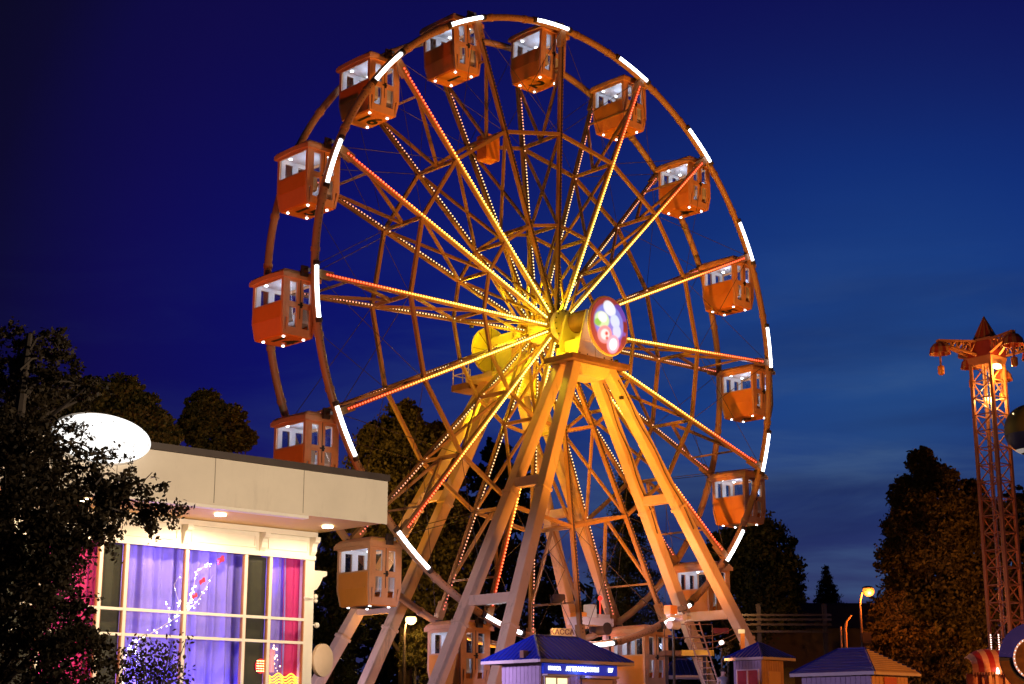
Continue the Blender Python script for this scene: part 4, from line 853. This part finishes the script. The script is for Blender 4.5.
def gondola(loc, label):
    g_ = thing('umbrella_gondola', label, 'gondola', loc, 0, 'umbrella gondolas of the swing tower')
    n = 16
    for col, par in ((tred, 0), (tp, 1)):
        b = MB()
        for i in range(n):
            if i % 2 != par: continue
            a0, a1 = 2 * pi * i / n, 2 * pi * (i + 1) / n; rr = [(.03, 1.30), (.28, 1.22), (.45, 1.02), (.52, .72)]
            for (r0, z0), (r1, z1) in zip(rr[:-1], rr[1:]):
                b.add([(r0 * cos(a0), r0 * sin(a0), z0), (r0 * cos(a1), r0 * sin(a1), z0), (r1 * cos(a1), r1 * sin(a1), z1), (r1 * cos(a0), r1 * sin(a0), z1), (r0 * .93 * cos(a0), r0 * .93 * sin(a0), z0 - .03), (r0 * .93 * cos(a1), r0 * .93 * sin(a1), z0 - .03), (r1 * .93 * cos(a1), r1 * .93 * sin(a1), z1), (r1 * .93 * cos(a0), r1 * .93 * sin(a0), z1)], [(3, 2, 1, 0), (4, 5, 6, 7), (2, 3, 7, 6), (0, 1, 5, 4)])
        b.build('canopy', col, g_, True)
    MB().tube((0, 0, .05), (0, 0, 1.28), .05, n=8).build('pole', tp, g_, True)
    MB().path([(0, 0, -.30), (0, 0, -.22), (0, 0, .10), (0, 0, .14)], [.10, .16, .16, .12], 12).build('seat', M['panel'], g_, True)
    b = MB()
    for i in range(10): b.octa((.5 * cos(2 * pi * i / 10), .5 * sin(2 * pi * i / 10), .70), .02)
    b.build('rim_bulbs', emis('amber_bulb', (1, .4, .08), .35), g_)
for j in range(4):
    a_ = ARM + TR + (pi, -pi / 2, 0, pi / 2 - .2)[j]; gondola(Vector((TW.x + 2.45 * cos(a_), 75 + 2.45 * sin(a_), TZ - .28)), GONDS[j])
for dx, dy, lb in ((.80, .5, 'small gondola folded against the right side of the tower top'),):
    gondola(Vector((TW.x + dx, 75 + dy, TZ - 1.35)), lb)
MB().frust(-.2, .2, -.12, .12, 0, .20, .02, .02).build('work_light', emis('amber_work_light', (1, .60, .20), 11), tw, loc=(-.30, -.72, TZ - .30))
lamp('tower_lamp', to_world(TW, -.5, -1.0, TZ - .5, TR), 260, (1, .45, .08), .1)
lamp('tower_inner_lamp', to_world(TW, 0, 0, TZ - 1.6, TR), 110, (1, .58, .16), .1)
for i, px in enumerate((993.5, 1001.5)):
    l_ = thing('light_column', ['left string of white bulbs above the striped awning', 'right string of white bulbs above the striped awning'][i], 'string light', Vector((at(px, 684, 52).x, 52, 0)), 0)
    MB().tube((0, 0, 0), (0, 0, 3.65), .02).build('pole', tp, l_)
    b = MB()
    for k in range(8): b.octa((0, -.05, 3.05 + .075 * k), .026)
    b.build('bulbs', emis('white_string_bulb', (1, .80, .70), 3.5), l_)
# striped awning
AW = Vector((at(989, 684, 50).x, 50, 0)); aw = thing('striped_awning', 'red and orange striped round awning over a small stall', 'awning', AW, .05)
aw_r = mat('red_stripe', (.42, .02, .015), .6, var=.1); aw_o = mat('pale_stripe', (.72, .34, .16), .6, var=.1)
nst = 8
for par, m_ in ((0, aw_o), (1, aw_r)):
    for i in range(nst):
        if i % 2 != par: continue
        b = MB(); x0, x1 = -.72 + 1.44 * i / nst, -.72 + 1.44 * (i + 1) / nst
        for k in range(8):
            a0, a1 = pi / 2 * k / 8, pi / 2 * (k + 1) / 8
            def pt(x, a, q=1.0): e = (1 - .38 * (abs(x) / .72) ** 2.2 * sin(a)); return (x, -.75 * cos(a) * q, 2.30 + .74 * sin(a) * e * q)
            b.add([pt(x0, a0), pt(x1, a0), pt(x1, a1), pt(x0, a1), pt(x0, a0, .97), pt(x1, a0, .97), pt(x1, a1, .97), pt(x0, a1, .97)], [(0, 1, 2, 3), (7, 6, 5, 4), (0, 4, 5, 1), (2, 6, 7, 3), (1, 5, 6, 2), (0, 3, 7, 4)])
        b.build('stripe', m_, aw, True)
b = MB()
for i in range(18): b.path([(-.72 + 1.44 * i / 17, -.76, 2.31), (-.72 + 1.44 * i / 17, -.76, 2.22)], [.04, .015], 6)
b.build('scallop', aw_o, aw)
for x in (-.15, .05, .35, .60): MB().beam((x, -.55, 0), (x, -.55, 2.3), .10).build('post', tp, aw)
for x in (.02, .30, .58): MB().path([(x, -.80, 2.26), (x, -.80, 2.36), (x, -.80, 2.44)], [.05, .04, .012], 8).build('bulb', emis('awning_bulb', (1, .8, .65), 8), aw, True)
MB().box(-.7, .7, -.1, .0, 0, 2.28).build('back_board', tred, aw)
lamp('awning_lamp', to_world(AW, 0.2, -1.6, 2.3, 0), 16, (1, .25, .08), .2)
# round ride panel cut by the right edge
RP = Vector((at(1037, 684, 46).x, 46, 0)); rpn = thing('round_ride_panel', 'dark round ride front with blue arch, gold scrolls and white bulbs', 'ride panel', RP, -.15)
zc = 2.55; blue = mat('blue_enamel', (.02, .03, .35), .25, var=.1); gold = mat('gold_paint', (.12, .05, .012), .35, metal=.4, var=.3, vscale=6)
MB().disc((0, .05, zc), .98, .08, 40, .03).build('face', M['black'], rpn, True)
def arc(r0, r1, a0, a1, y, m_, nm, t=.06):
    b = MB(); n = 24
    for i in range(n):
        x0, x1 = a0 + (a1 - a0) * i / n, a0 + (a1 - a0) * (i + 1) / n; p = lambda r, a: (r * cos(a), y, zc + r * sin(a)); q = lambda r, a: (r * cos(a), y - t, zc + r * sin(a))
        b.hexa([p(r0, x0), p(r1, x0), p(r1, x1), p(r0, x1), q(r0, x0), q(r1, x0), q(r1, x1), q(r0, x1)])
    return b.build(nm, m_, rpn, True)
arc(.62, 1.0, pi * .45, pi * .98, -.075, blue, 'blue_arch'); arc(.74, .98, pi * 1.02, pi * 1.45, -.075, gold, 'gold_scroll'); arc(.30, .55, pi * .6, pi * 1.3, -.078, gold, 'gold_scroll'); arc(.56, .62, pi * .4, pi * 1.5, -.09, pinkw, 'white_line')
b = MB()
for i in range(16): a_ = pi * (.5 + i / 16); b.ball((.59 * cos(a_), -.17, zc + .59 * sin(a_)), .017, 6, 4)
b.build('bulbs', emis('ride_bulb', (1, .9, .85), 1.6), rpn)
MB().disc((-.25, -.09, zc + .12), .09, .02, 12).build('red_lamp', emis('red_lamp', (1, .12, .03), 2), rpn)
b = MB()
for i, (x, z) in enumerate(((-.45, 1.62), (-.2, 1.72), (-.62, 1.52))): b.path([(x - .06, -.1, z - .05), (x + .06, -.1, z + .06)], .05, 8)
b.build('lower_lamps', emis('white_tube_lamp', (.95, .95, 1), 5), rpn, True)
MB().box(-.1, .9, .06, .3, 0, zc - .3).build('stand', M['black'], rpn)
# globe gondola on a mast, cut by the right edge
GB = at(1031, 430, 52); gb = thing('globe_gondola', 'round globe gondola, olive above and blue below, on a mast at the right edge', 'globe', (GB.x, 52, 0))
MB().ball((0, 0, GB.z), .86, 28, 9, 0, .56).build('upper_shell', mat('olive_shell', (.07, .065, .03), .5, var=.2), gb, True)
MB().ball((0, 0, GB.z), .868, 28, 5, .56, .78).build('lower_shell', mat('blue_shell', (.015, .03, .20), .4, var=.2), gb, True)
MB().ball((0, 0, GB.z), .862, 28, 3, .78, .86).build('base_ring', mat('white_ring', (.7, .7, .72), .4, var=.05, emit=(1, .9, .8), estr=.25), gb, True)
MB().ball((0, 0, GB.z), .858, 28, 4, .86, 1.0).build('underside', M['black'], gb, True)
MB().tube((.25, .3, 0), (.25, .3, GB.z - .5), .10, n=10).build('mast', M['darksteel'], gb, True)
b = MB()
for i in range(1): b.octa((.86 * sin(1.0) * cos(3.6 + i * .25), .86 * sin(1.0) * sin(3.6 + i * .25), GB.z + .86 * cos(1.0) + .02), .03)
b.build('bulbs', emis('warm_bulb', (1, .7, .3), 4), gb)

# ================================================================== street lamps, poles, far building
polem = mat('lamp_pole', (.07, .045, .03), .5, var=.15)
def street_lamp(px_head, py_head, Y, arm, power, col, label, rad, e):
    h = at(px_head, py_head, Y); bx = h.x - arm; root = thing('street_lamp', label, 'street lamp', (bx, Y, 0))
    zh = h.z
    MB().path([(0, 0, 0), (0, 0, zh * .5), (0, 0, zh - .55), (arm * .25, 0, zh - .12), (arm * .8, 0, zh + .05)], [.11, .09, .06, .045, .04], 8).build('pole', polem, root, True)
    MB().ball((arm, 0, zh - .04), rad, 14, 10, 0, 1, (1.1, 1, .95)).build('lamp_globe', emis('lamp_glow', col, e), root, True)
    MB().ball((arm - .03, 0, zh + .10), rad * .95, 12, 5, 0, .5, (1.15, 1.0, .5)).build('lamp_hood', polem, root, True)
    lamp('street_lamp_light', (h.x, Y - .35, zh - .25), power, col, .2)
    return root
sl = street_lamp(868.5, 590.5, 80, .45, 1500, (1, .22, .02), 'street lamp glowing orange on a bent pole behind the hut', .27, 2.2)
MB().box(-.02, .42, -.25, -.02, 4.9, 5.4).build('fuse_box', polem, sl)
street_lamp(411, 619, 78, .3, 480, (1, .62, .22), 'bright warm park lamp low behind the left legs of the wheel', .25, 4.5)
up = thing('utility_pole', 'short bare pole with a bent top left of the orange street lamp', 'pole', (at(848, 684, 80).x, 80, 0))
MB().path([(0, 0, 0), (0, 0, 5.6), (.08, 0, 5.95), (.35, 0, 6.25)], [.09, .08, .06, .04], 8).build('shaft', M['rim'], up, True); MB().tube((-.22, 0, 0), (-.22, 0, 5.7), .05).build('brace', M['rim'], up, True)
ol = thing('post_light', 'short post with a small lit head beside the right leg', 'post light', (at(744, 684, 58).x, 58, 0))
MB().beam((0, 0, 0), (0, 0, 4.0), .14).build('post', M['panel'], ol); MB().box(-.14, .08, -.09, .09, 4.0, 4.14).build('head', emis('post_glow', (1, .62, .25), .9), ol)
lamp('post_lamp', (at(744, 684, 58).x - .1, 57.6, 4.2), 7, (1, .6, .25), .1)
sg_ = thing('lit_round_sign', 'tiny round white lamp under a red sign behind the stairs', 'lamp', (at(722.5, 684, 62).x, 62, 0))
MB().tube((0, 0, 0), (0, 0, 3.7), .04).build('post', polem, sg_); MB().ball((0, -.08, 3.9), .10, 10, 8).build('globe', emis('white_globe', (1, .85, .8), 3), sg_); MB().box(-.28, .3, -.05, .05, 4.25, 4.45).build('red_board', tred, sg_)
fb = thing('far_building', 'long dark low building with a hipped roof behind the huts', 'building', (at(750, 600, 118).x, 118, 0), .04)
wx = 12.5; fbm = mat('dark_render', (.075, .05, .045), .8, var=.2, vscale=.3)
MB().box(0, wx, 0, 9, 0, 8.1).build('wall', fbm, fb)
b = MB(); b.add([(-.6, -.6, 8.1), (wx + .6, -.6, 8.1), (wx + .6, 9.6, 8.1), (-.6, 9.6, 8.1), (2.5, 4.5, 10.3), (wx - 2.5, 4.5, 10.3)], [(0, 1, 5, 4), (2, 3, 4, 5), (1, 2, 5), (3, 0, 4), (3, 2, 1, 0)]); b.build('roof', mat('dark_roof', (.03, .022, .02), .7, var=.2), fb)
for i in range(8): MB().box(.8 + 1.45 * i, 1.6 + 1.45 * i, -.05, .02, 3.4, 5.3).build('window', mat('unlit_pane', (.01, .01, .012), .15, var=0), fb)
fn = thing('slatted_screen', 'open screen of four pale rails catching lamp light beyond the right leg', 'fence', (at(742, 684, 76).x, 76, 0))
for i, py in enumerate((615, 619.5, 624.5, 631.5)):
    zz = at(760, py, 76).z; MB().box(0, 4.3, -.03, .03, zz - .05, zz + .05).build('rail', mat('pale_rail', (.11, .065, .04), .5, var=.15), fn)
for x in (.9, 4.0): MB().box(x - .1, x + .1, .04, .2, 0, 6.5).build('post', fbm, fn)
lamp('rail_lamp', (at(750, 622, 75).x, 74.9, at(750, 622, 75).z + .5), 45, (1, .55, .2), .08)
# slack cables
for i, (a, c) in enumerate((((697, 636, 60), (748, 618, 63)), ((697, 642, 60), (748, 625, 63)), ((697, 648, 60), (742, 632, 63)))):
    A, B = at(*a), at(*c); b = MB(); b.path([A.lerp(B, k / 12) - Vector((0, 0, .9 * (k / 12) * (1 - k / 12))) for k in range(13)], .02, 5)
    tag(b.build('power_cable', M['rim'], None, True), ['upper slack cable strung right of the ladder', 'middle slack cable strung right of the ladder', 'lowest slack cable strung right of the ladder'][i], 'cable', 'slack cables beyond the ladder')

# ================================================================== trees
def leaf_mat(name, col, var=.45, rough=.6):
    m = bpy.data.materials.new(name); m.use_nodes = True; t = m.node_tree; b = t.nodes['Principled BSDF']; b.inputs['Roughness'].default_value = rough; b.inputs['Specular IOR Level'].default_value = .25
    a = t.nodes.new('ShaderNodeAttribute'); a.attribute_name = 'tint'
    r = t.nodes.new('ShaderNodeValToRGB'); r.color_ramp.elements[0].color = tuple(c * (1 - var) for c in col) + (1,); r.color_ramp.elements[1].color = tuple(c * (1 + var) for c in col) + (1,)
    t.links.new(a.outputs['Fac'], r.inputs[0]); t.links.new(r.outputs[0], b.inputs['Base Color'])
    tr = t.nodes.new('ShaderNodeBsdfTranslucent'); t.links.new(r.outputs[0], tr.inputs[0]); x_ = t.nodes.new('ShaderNodeMixShader'); x_.inputs[0].default_value = .35; t.links.new(b.outputs[0], x_.inputs[1]); t.links.new(tr.outputs[0], x_.inputs[2]); t.links.new(x_.outputs[0], t.nodes['Material Output'].inputs[0]); return m
def leaf_mesh(name, P, size, m, parent, elong=1.7, flat=0.0):
    n = len(P); d = rng.normal(size=(n, 3)); d[:, 2] -= .25; d /= np.linalg.norm(d, axis=1)[:, None]
    e = rng.normal(size=(n, 3)); e -= (e * d).sum(1)[:, None] * d; e /= np.linalg.norm(e, axis=1)[:, None]
    s = size * rng.uniform(.65, 1.35, n)[:, None]
    V = np.stack([P - d * s * elong / 2, P + e * s / 2, P + d * s * elong / 2, P - e * s / 2], 1).reshape(-1, 3)
    me = bpy.data.meshes.new(name); me.vertices.add(4 * n); me.vertices.foreach_set('co', V.astype(np.float32).ravel())
    me.loops.add(4 * n); me.loops.foreach_set('vertex_index', np.arange(4 * n, dtype=np.int32)); me.polygons.add(n)
    me.polygons.foreach_set('loop_start', np.arange(0, 4 * n, 4, dtype=np.int32)); me.update(calc_edges=True)
    at_ = me.attributes.new('tint', 'FLOAT', 'FACE'); at_.data.foreach_set('value', rng.random(n).astype(np.float32))
    me.materials.append(m); o = bpy.data.objects.new(name, me); COL.objects.link(o)
    if parent is not None: o.parent = parent
    return o
def clump_points(blobs, dens, clump=.24, per=45):
    out = []
    for (c, r, k) in blobs:
        n = int(dens * k); nc = max(6, n // per)
        d = rng.normal(size=(nc, 3)); d /= np.linalg.norm(d, axis=1)[:, None]; rad = r * (.45 + .6 * rng.random(nc) ** .6)
        cc = np.array(c) + d * rad[:, None] * np.array([1, 1, 1.05]); idx = rng.integers(0, nc, n)
        sc = r * clump * rng.uniform(.5, 1.2, nc)[idx]
        out.append(cc[idx] + rng.normal(size=(n, 3)) * sc[:, None] * np.array([1, 1, .7]))
    return np.concatenate(out)
bark = mat('bark', (.07, .05, .035), .85, var=.35, vscale=4, bump=.5, bscale=12)
def tree(name, label, base, blobs, leaf, dens, m, group='trees around the park', trunk_r=.22, clump=.24):
    root = thing(name, label, 'tree', base, 0, group)
    o = Vector(base); leaf *= .44; dens *= 3.3
    blobs = list(blobs)
    for c, r, k in list(blobs):
        for _ in range(3):
            a_ = rng.uniform(0, 2 * pi); e_ = rng.uniform(-.1, 1.2); q = r * rng.uniform(.75, 1.05); blobs.append(((c[0] + q * cos(a_) * cos(e_), c[1] + q * sin(a_) * cos(e_), c[2] + q * sin(e_)), r * rng.uniform(.25, .42), k * .12))
    P = clump_points([((Vector(c) - o), r, k) for c, r, k in blobs], dens, clump * .72, 85)
    P = P[P[:, 2] > .3]
    leaf_mesh('crown', P, leaf, m, root)
    b = MB(); top = max((Vector(c) - o).z for c, r, k in blobs); tc_ = [(Vector(c) - o) for c, r, k in blobs if k > .25]
    ax = Vector((sum(q.x for q in tc_) / len(tc_) * .6, sum(q.y for q in tc_) / len(tc_) * .6, 0))
    b.path([(0, 0, -.2), (ax.x * .15, ax.y * .15, top * .25), (ax.x * .5, ax.y * .5, top * .55), (ax.x, ax.y, top * .95)], [trunk_r * 1.25, trunk_r, trunk_r * .65, trunk_r * .15], 8)
    for q in tc_:
        z0 = max(.8, q.z * .55); s0 = Vector((ax.x * z0 / top, ax.y * z0 / top, z0)); mid = s0.lerp(q, .55) + Vector((0, 0, -.1 * (q - s0).length)); b.path([s0, mid, q], [trunk_r * .4, trunk_r * .22, trunk_r * .08], 6)
    b.build('trunk', bark, root, True)
    return root
def bl(px, py, Y, rpx, k=1.0, dy=0.0):
    p = at(px, py, Y + dy); return ((p.x, p.y, p.z), rpx * Y * 1.03 / FPX, k)
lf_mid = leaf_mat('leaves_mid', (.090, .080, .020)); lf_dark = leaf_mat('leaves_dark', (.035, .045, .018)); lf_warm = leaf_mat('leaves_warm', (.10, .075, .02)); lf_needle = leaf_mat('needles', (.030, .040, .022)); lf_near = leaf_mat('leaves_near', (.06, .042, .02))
GT = 'broadleaf trees behind the rides'
Y = 88
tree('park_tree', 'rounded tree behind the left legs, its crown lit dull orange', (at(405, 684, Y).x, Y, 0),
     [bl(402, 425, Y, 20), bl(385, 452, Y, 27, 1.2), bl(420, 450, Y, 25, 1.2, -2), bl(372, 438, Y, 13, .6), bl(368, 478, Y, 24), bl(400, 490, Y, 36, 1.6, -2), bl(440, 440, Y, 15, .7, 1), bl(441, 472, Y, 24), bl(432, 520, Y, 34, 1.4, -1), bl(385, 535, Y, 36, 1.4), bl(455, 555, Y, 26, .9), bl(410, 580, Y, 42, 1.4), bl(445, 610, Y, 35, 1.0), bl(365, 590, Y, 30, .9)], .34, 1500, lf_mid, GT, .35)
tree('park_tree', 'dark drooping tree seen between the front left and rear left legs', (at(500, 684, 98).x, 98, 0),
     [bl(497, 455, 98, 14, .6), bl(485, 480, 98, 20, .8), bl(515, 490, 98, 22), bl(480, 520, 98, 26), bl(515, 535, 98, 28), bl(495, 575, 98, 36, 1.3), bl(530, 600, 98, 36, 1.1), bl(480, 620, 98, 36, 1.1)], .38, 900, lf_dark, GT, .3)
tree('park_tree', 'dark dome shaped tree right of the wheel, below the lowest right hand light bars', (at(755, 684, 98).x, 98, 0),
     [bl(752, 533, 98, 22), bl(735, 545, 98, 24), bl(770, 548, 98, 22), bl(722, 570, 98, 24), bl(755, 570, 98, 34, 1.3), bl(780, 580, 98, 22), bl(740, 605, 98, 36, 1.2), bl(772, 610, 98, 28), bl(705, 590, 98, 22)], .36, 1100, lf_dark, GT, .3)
Y = 92
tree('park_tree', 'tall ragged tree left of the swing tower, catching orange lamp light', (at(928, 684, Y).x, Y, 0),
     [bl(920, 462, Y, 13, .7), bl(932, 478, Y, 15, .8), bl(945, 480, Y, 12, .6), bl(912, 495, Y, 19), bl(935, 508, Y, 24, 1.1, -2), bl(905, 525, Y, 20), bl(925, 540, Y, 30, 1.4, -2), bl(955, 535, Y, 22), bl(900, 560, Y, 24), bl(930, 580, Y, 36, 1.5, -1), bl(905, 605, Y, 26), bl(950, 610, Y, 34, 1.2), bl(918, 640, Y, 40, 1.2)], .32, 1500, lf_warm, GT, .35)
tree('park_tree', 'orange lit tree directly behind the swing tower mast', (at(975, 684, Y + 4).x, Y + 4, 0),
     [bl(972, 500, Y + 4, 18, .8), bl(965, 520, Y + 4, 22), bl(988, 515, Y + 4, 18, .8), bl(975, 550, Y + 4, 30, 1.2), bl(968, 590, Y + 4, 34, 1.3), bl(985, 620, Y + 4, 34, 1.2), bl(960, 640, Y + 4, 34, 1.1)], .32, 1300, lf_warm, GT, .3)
tree('park_tree', 'tree at the right picture edge behind the tower', (at(1020, 684, Y + 6).x, Y + 6, 0),
     [bl(1012, 525, Y + 6, 20), bl(1030, 515, Y + 6, 26), bl(1018, 560, Y + 6, 30, 1.2), bl(1028, 610, Y + 6, 40, 1.3), bl(1005, 620, Y + 6, 26)], .34, 1200, lf_warm, GT, .3)
tree('park_tree', 'low bushy tree behind the refreshment hut under the tall ragged tree', (at(890, 684, 84).x, 84, 0),
     [bl(893, 612, 84, 18), bl(905, 640, 84, 24), bl(885, 640, 84, 18, .8), bl(930, 655, 84, 26), bl(955, 660, 84, 24)], .28, 900, lf_warm, GT, .2)
tree('park_tree', 'brown lit tree rising behind the pavilion roof and oval sign', (at(110, 684, 52).x, 52, 0),
     [bl(95, 405, 52, 24), bl(120, 402, 52, 22), bl(70, 410, 52, 28), bl(140, 410, 52, 17, .8), bl(155, 425, 52, 16, .8), bl(110, 430, 52, 30, 1.2), bl(168, 438, 52, 12, .6), bl(40, 420, 52, 34, 1.2), bl(90, 470, 52, 45, 1.2), bl(150, 470, 52, 30)], .20, 1600, lf_mid, GT, .25)
tree('park_tree', 'small lumpy tree standing alone above the pavilion roof', (at(215, 684, 58).x, 58, 0),
     [bl(203, 402, 58, 13, .8), bl(198, 418, 58, 14, .8), bl(215, 415, 58, 14, .8), bl(232, 420, 58, 13, .7), bl(190, 430, 58, 13, .6), bl(214, 438, 58, 20, 1.1), bl(240, 438, 58, 13, .7), bl(248, 440, 58, 9, .4), bl(215, 480, 58, 32, 1)], .20, 1300, lf_mid, GT, .2)
tree('park_tree', 'blue black tree in the gap past the pavilion corner', (at(330, 684, 72).x, 72, 0),
     [bl(325, 548, 72, 18, .8), bl(338, 575, 72, 22), bl(322, 600, 72, 26), bl(345, 620, 72, 26), bl(330, 655, 72, 34, 1.1)], .24, 900, lf_dark, GT, .2)
tree('park_tree', 'yellow lit bush glowing below the warm park lamp', (at(415, 684, 80).x, 80, 0),
     [bl(416, 640, 80, 12, .6), bl(412, 655, 80, 14, .6), bl(420, 670, 80, 16, .6)], .20, 800, leaf_mat('leaves_yellow', (.14, .11, .02)), GT, .1)
tree('park_tree', 'small orange lit bush beside the small booth roof', (at(727, 684, 60).x, 60, 0), [bl(728, 646, 60, 4, .3), bl(727, 652, 60, 4, .3), bl(729, 659, 60, 4, .3)], .12, 300, lf_warm, GT, .06)
def conifer(label, px, ytop, Y, wpx, n_tier, leaf, dens, base_py=690, group='conifers behind the rides'):
    top = at(px, ytop, Y); root = thing('conifer', label, 'tree', (top.x, Y, 0), 0, group); H = top.z; w = wpx * Y * 1.03 / FPX; zb = max(.6, at(px, base_py, Y).z)
    P = []
    for i in range(n_tier):
        t = i / (n_tier - 1); z = H - (H - zb) * t; rr = w * (.06 + .94 * t ** .85); nb = 6 + int(7 * t)
        for k in range(nb):
            a = rng.uniform(0, 2 * pi); ln_ = rr * rng.uniform(.65, 1.12); n = int(dens * (.25 + ln_ / w)); s = rng.random(n) ** .7
            q = np.stack([cos(a) * ln_ * s, sin(a) * ln_ * s, z - .28 * ln_ * s + .10 * ln_ * s * s], 1); P.append(q + rng.normal(size=q.shape) * np.array([.05, .05, .05]) * (1 + 2.0 * w / 3))
    leaf_mesh('crown', np.concatenate(P), leaf, lf_needle, root, 3.0)
    MB().path([(0, 0, -.1), (0, 0, H * .5), (0, 0, H)], [w * .07, w * .04, .02], 7).build('trunk', bark, root, True)
conifer('broad dark spruce behind the right legs of the wheel', 626, 464, 94, 62, 22, .07, 260)
conifer('left of the two small pointed spruces on the skyline', 795, 576, 140, 11, 9, .07, 70, 602)
conifer('right and taller of the two small pointed spruces on the skyline', 826, 568, 140, 15, 9, .08, 90, 602)
# dark wood beyond the park
P = []
for x in np.arange(-75, 95, 3.0):
    h = 9.5 + 2.2 * sin(x * .35) + rng.uniform(-1.2, 1.2)
    if 32 < x < 48: h = min(h, 6)
    P.append(((x, 150 + rng.uniform(-4, 4), h * .55), h * .5, 1))
tl = leaf_mesh('treeline', clump_points([(c, r, k) for c, r, k in P], 900), .55, lf_dark, None); tag(tl, 'dark treeline along the far side of the park', 'trees', None, 'stuff')

# foreground tree on the left, its twigs hanging before the sign
Y = 15
FT = Vector((at(-20, 684, Y).x, Y, gz(0, 15)))
ft = thing('foreground_tree', 'dark leafy tree at the left edge hanging in front of the pavilion', 'tree', FT, 0, None)
blobs = [(15, 395, 40, .9), (8, 355, 28, .45), (48, 392, 28, .45), (20, 440, 34, 1.0), (5, 470, 50, 1.2), (46, 470, 20, .4), (50, 512, 38, 1.1), (20, 540, 60, 1.5), (95, 500, 28, .75), (42, 560, 34, 1.0), (20, 610, 60, 1.5), (48, 622, 30, .9), (10, 670, 60, 1.4), (70, 665, 36, 1.0), (90, 640, 16, .25), (84, 615, 12, .15), (92, 530, 22, .25), (60, 365, 22, .22), (85, 398, 14, .12), (40, 345, 22, .25), (85, 388, 10, .08)]
B_ = [bl(px, py, Y, r, k, rng.uniform(-.8, .8)) for px, py, r, k in blobs]
Pn = [clump_points([((Vector(c) - FT), r, k) for c, r, k in B_], 2900, .17)]
twigs = MB(); twigs.path([(0, 0, -.3), (.05, 0, 1.2), (.1, .1, 2.6), (.2, .05, 4.2)], [.14, .11, .08, .03], 8)
for c, r, k in B_:
    q = Vector(c) - FT; z0 = max(.6, q.z - .5 * abs(q.x) - .3); s0 = Vector((.08, .05, min(z0, 3.8))); twigs.path([s0, s0.lerp(q, .5) + Vector((0, 0, .08)), q], [.035, .022, .008], 5)
# reaching sprays
sprays = [((95, 505), (186, 508), .62, 620), ((120, 488), (152, 476), .2, 70), ((95, 495), (168, 486), .45, 420), ((100, 515), (150, 520), .5, 360), ((60, 476), (108, 468), .4, 200), ((85, 480), (128, 492), .5, 360), ((45, 440), (98, 456), .4, 170), ((45, 422), (74, 430), .3, 80), ((60, 540), (118, 530), .4, 300), ((60, 560), (88, 560), .3, 70), ((55, 585), (84, 600), .35, 130), ((55, 434), (84, 424), .35, 60), ((58, 446), (122, 458), .4, 130), ((60, 455), (112, 452), .5, 90), ((20, 370), (75, 352), .35, 160), ((30, 350), (60, 330), .3, 120), ((50, 390), (98, 383), .3, 130), ((95, 485), (135, 470), .25, 110)]
for (x0, y0), (x1, y1), wdt, n in sprays:
    A, B = at(x0, y0, Y + rng.uniform(-.5, .5)) - FT, at(x1, y1, Y + rng.uniform(-.5, .5)) - FT
    n2 = 5; pts = [A.lerp(B, i / n2) + Vector((0, 0, .05 * sin(i * 1.4) + .04 * sin(i / n2 * pi))) for i in range(n2 + 1)]; twigs.path(pts, [.014 - .0022 * i for i in range(n2 + 1)], 4)
    for j in range(9):
        t = rng.uniform(.15, 1); s0 = A.lerp(B, t); e = s0 + Vector((rng.normal() * .10 + .05, rng.normal() * .12, rng.normal() * .10 - .04)) * (1.2 - .5 * t); twigs.path([s0, e], [.005, .003], 3)
        m_ = max(4, n // 9); u_ = rng.random(m_)[:, None]; Pn.append(np.array(s0) * (1 - u_) + np.array(e) * u_ + rng.normal(size=(m_, 3)) * .032 * wdt * 2)
leaf_mesh('crown', np.concatenate(Pn), .030, lf_near, ft, 1.7); twigs.build('trunk', bark, ft, True)
# small shrub before the window
SP = Vector((at(150, 684, 19).x, 19, 0)); sh = thing('shrub', 'sparse dark shrub in front of the lower violet window', 'shrub', SP)
Q = []; tw_ = MB()
for px, py in ((128, 652), (140, 642), (155, 650), (168, 655), (176, 668), (150, 668), (135, 670), (165, 676), (122, 675), (186, 640), (172, 640), (120, 662), (180, 680), (145, 660), (160, 664)):
    e = at(px, py, 19 + rng.uniform(-.4, .4)) - SP; s0 = Vector((e.x * .2, e.y * .2, max(.05, e.z * .35))); tw_.path([s0, s0.lerp(e, .6) + Vector((.02, 0, .06)), e], [.014, .008, .003], 4)
    n = 60 if px < 181 and py > 641 else 14
    Q.append(np.array(e) + rng.normal(size=(n, 3)) * np.array([.075, .10, .05])); Q.append(np.array(s0.lerp(e, .7)) + rng.normal(size=(n // 2, 3)) * np.array([.06, .08, .05]))
Q.append(clump_points([(Vector((0, 0, .7)), .5, .5)], 900, .2))
tw_.tube((0, 0, -.1), (0, 0, .5), .03); leaf_mesh('crown', np.concatenate(Q), .030, lf_near, sh, 1.8); tw_.build('trunk', bark, sh, True)
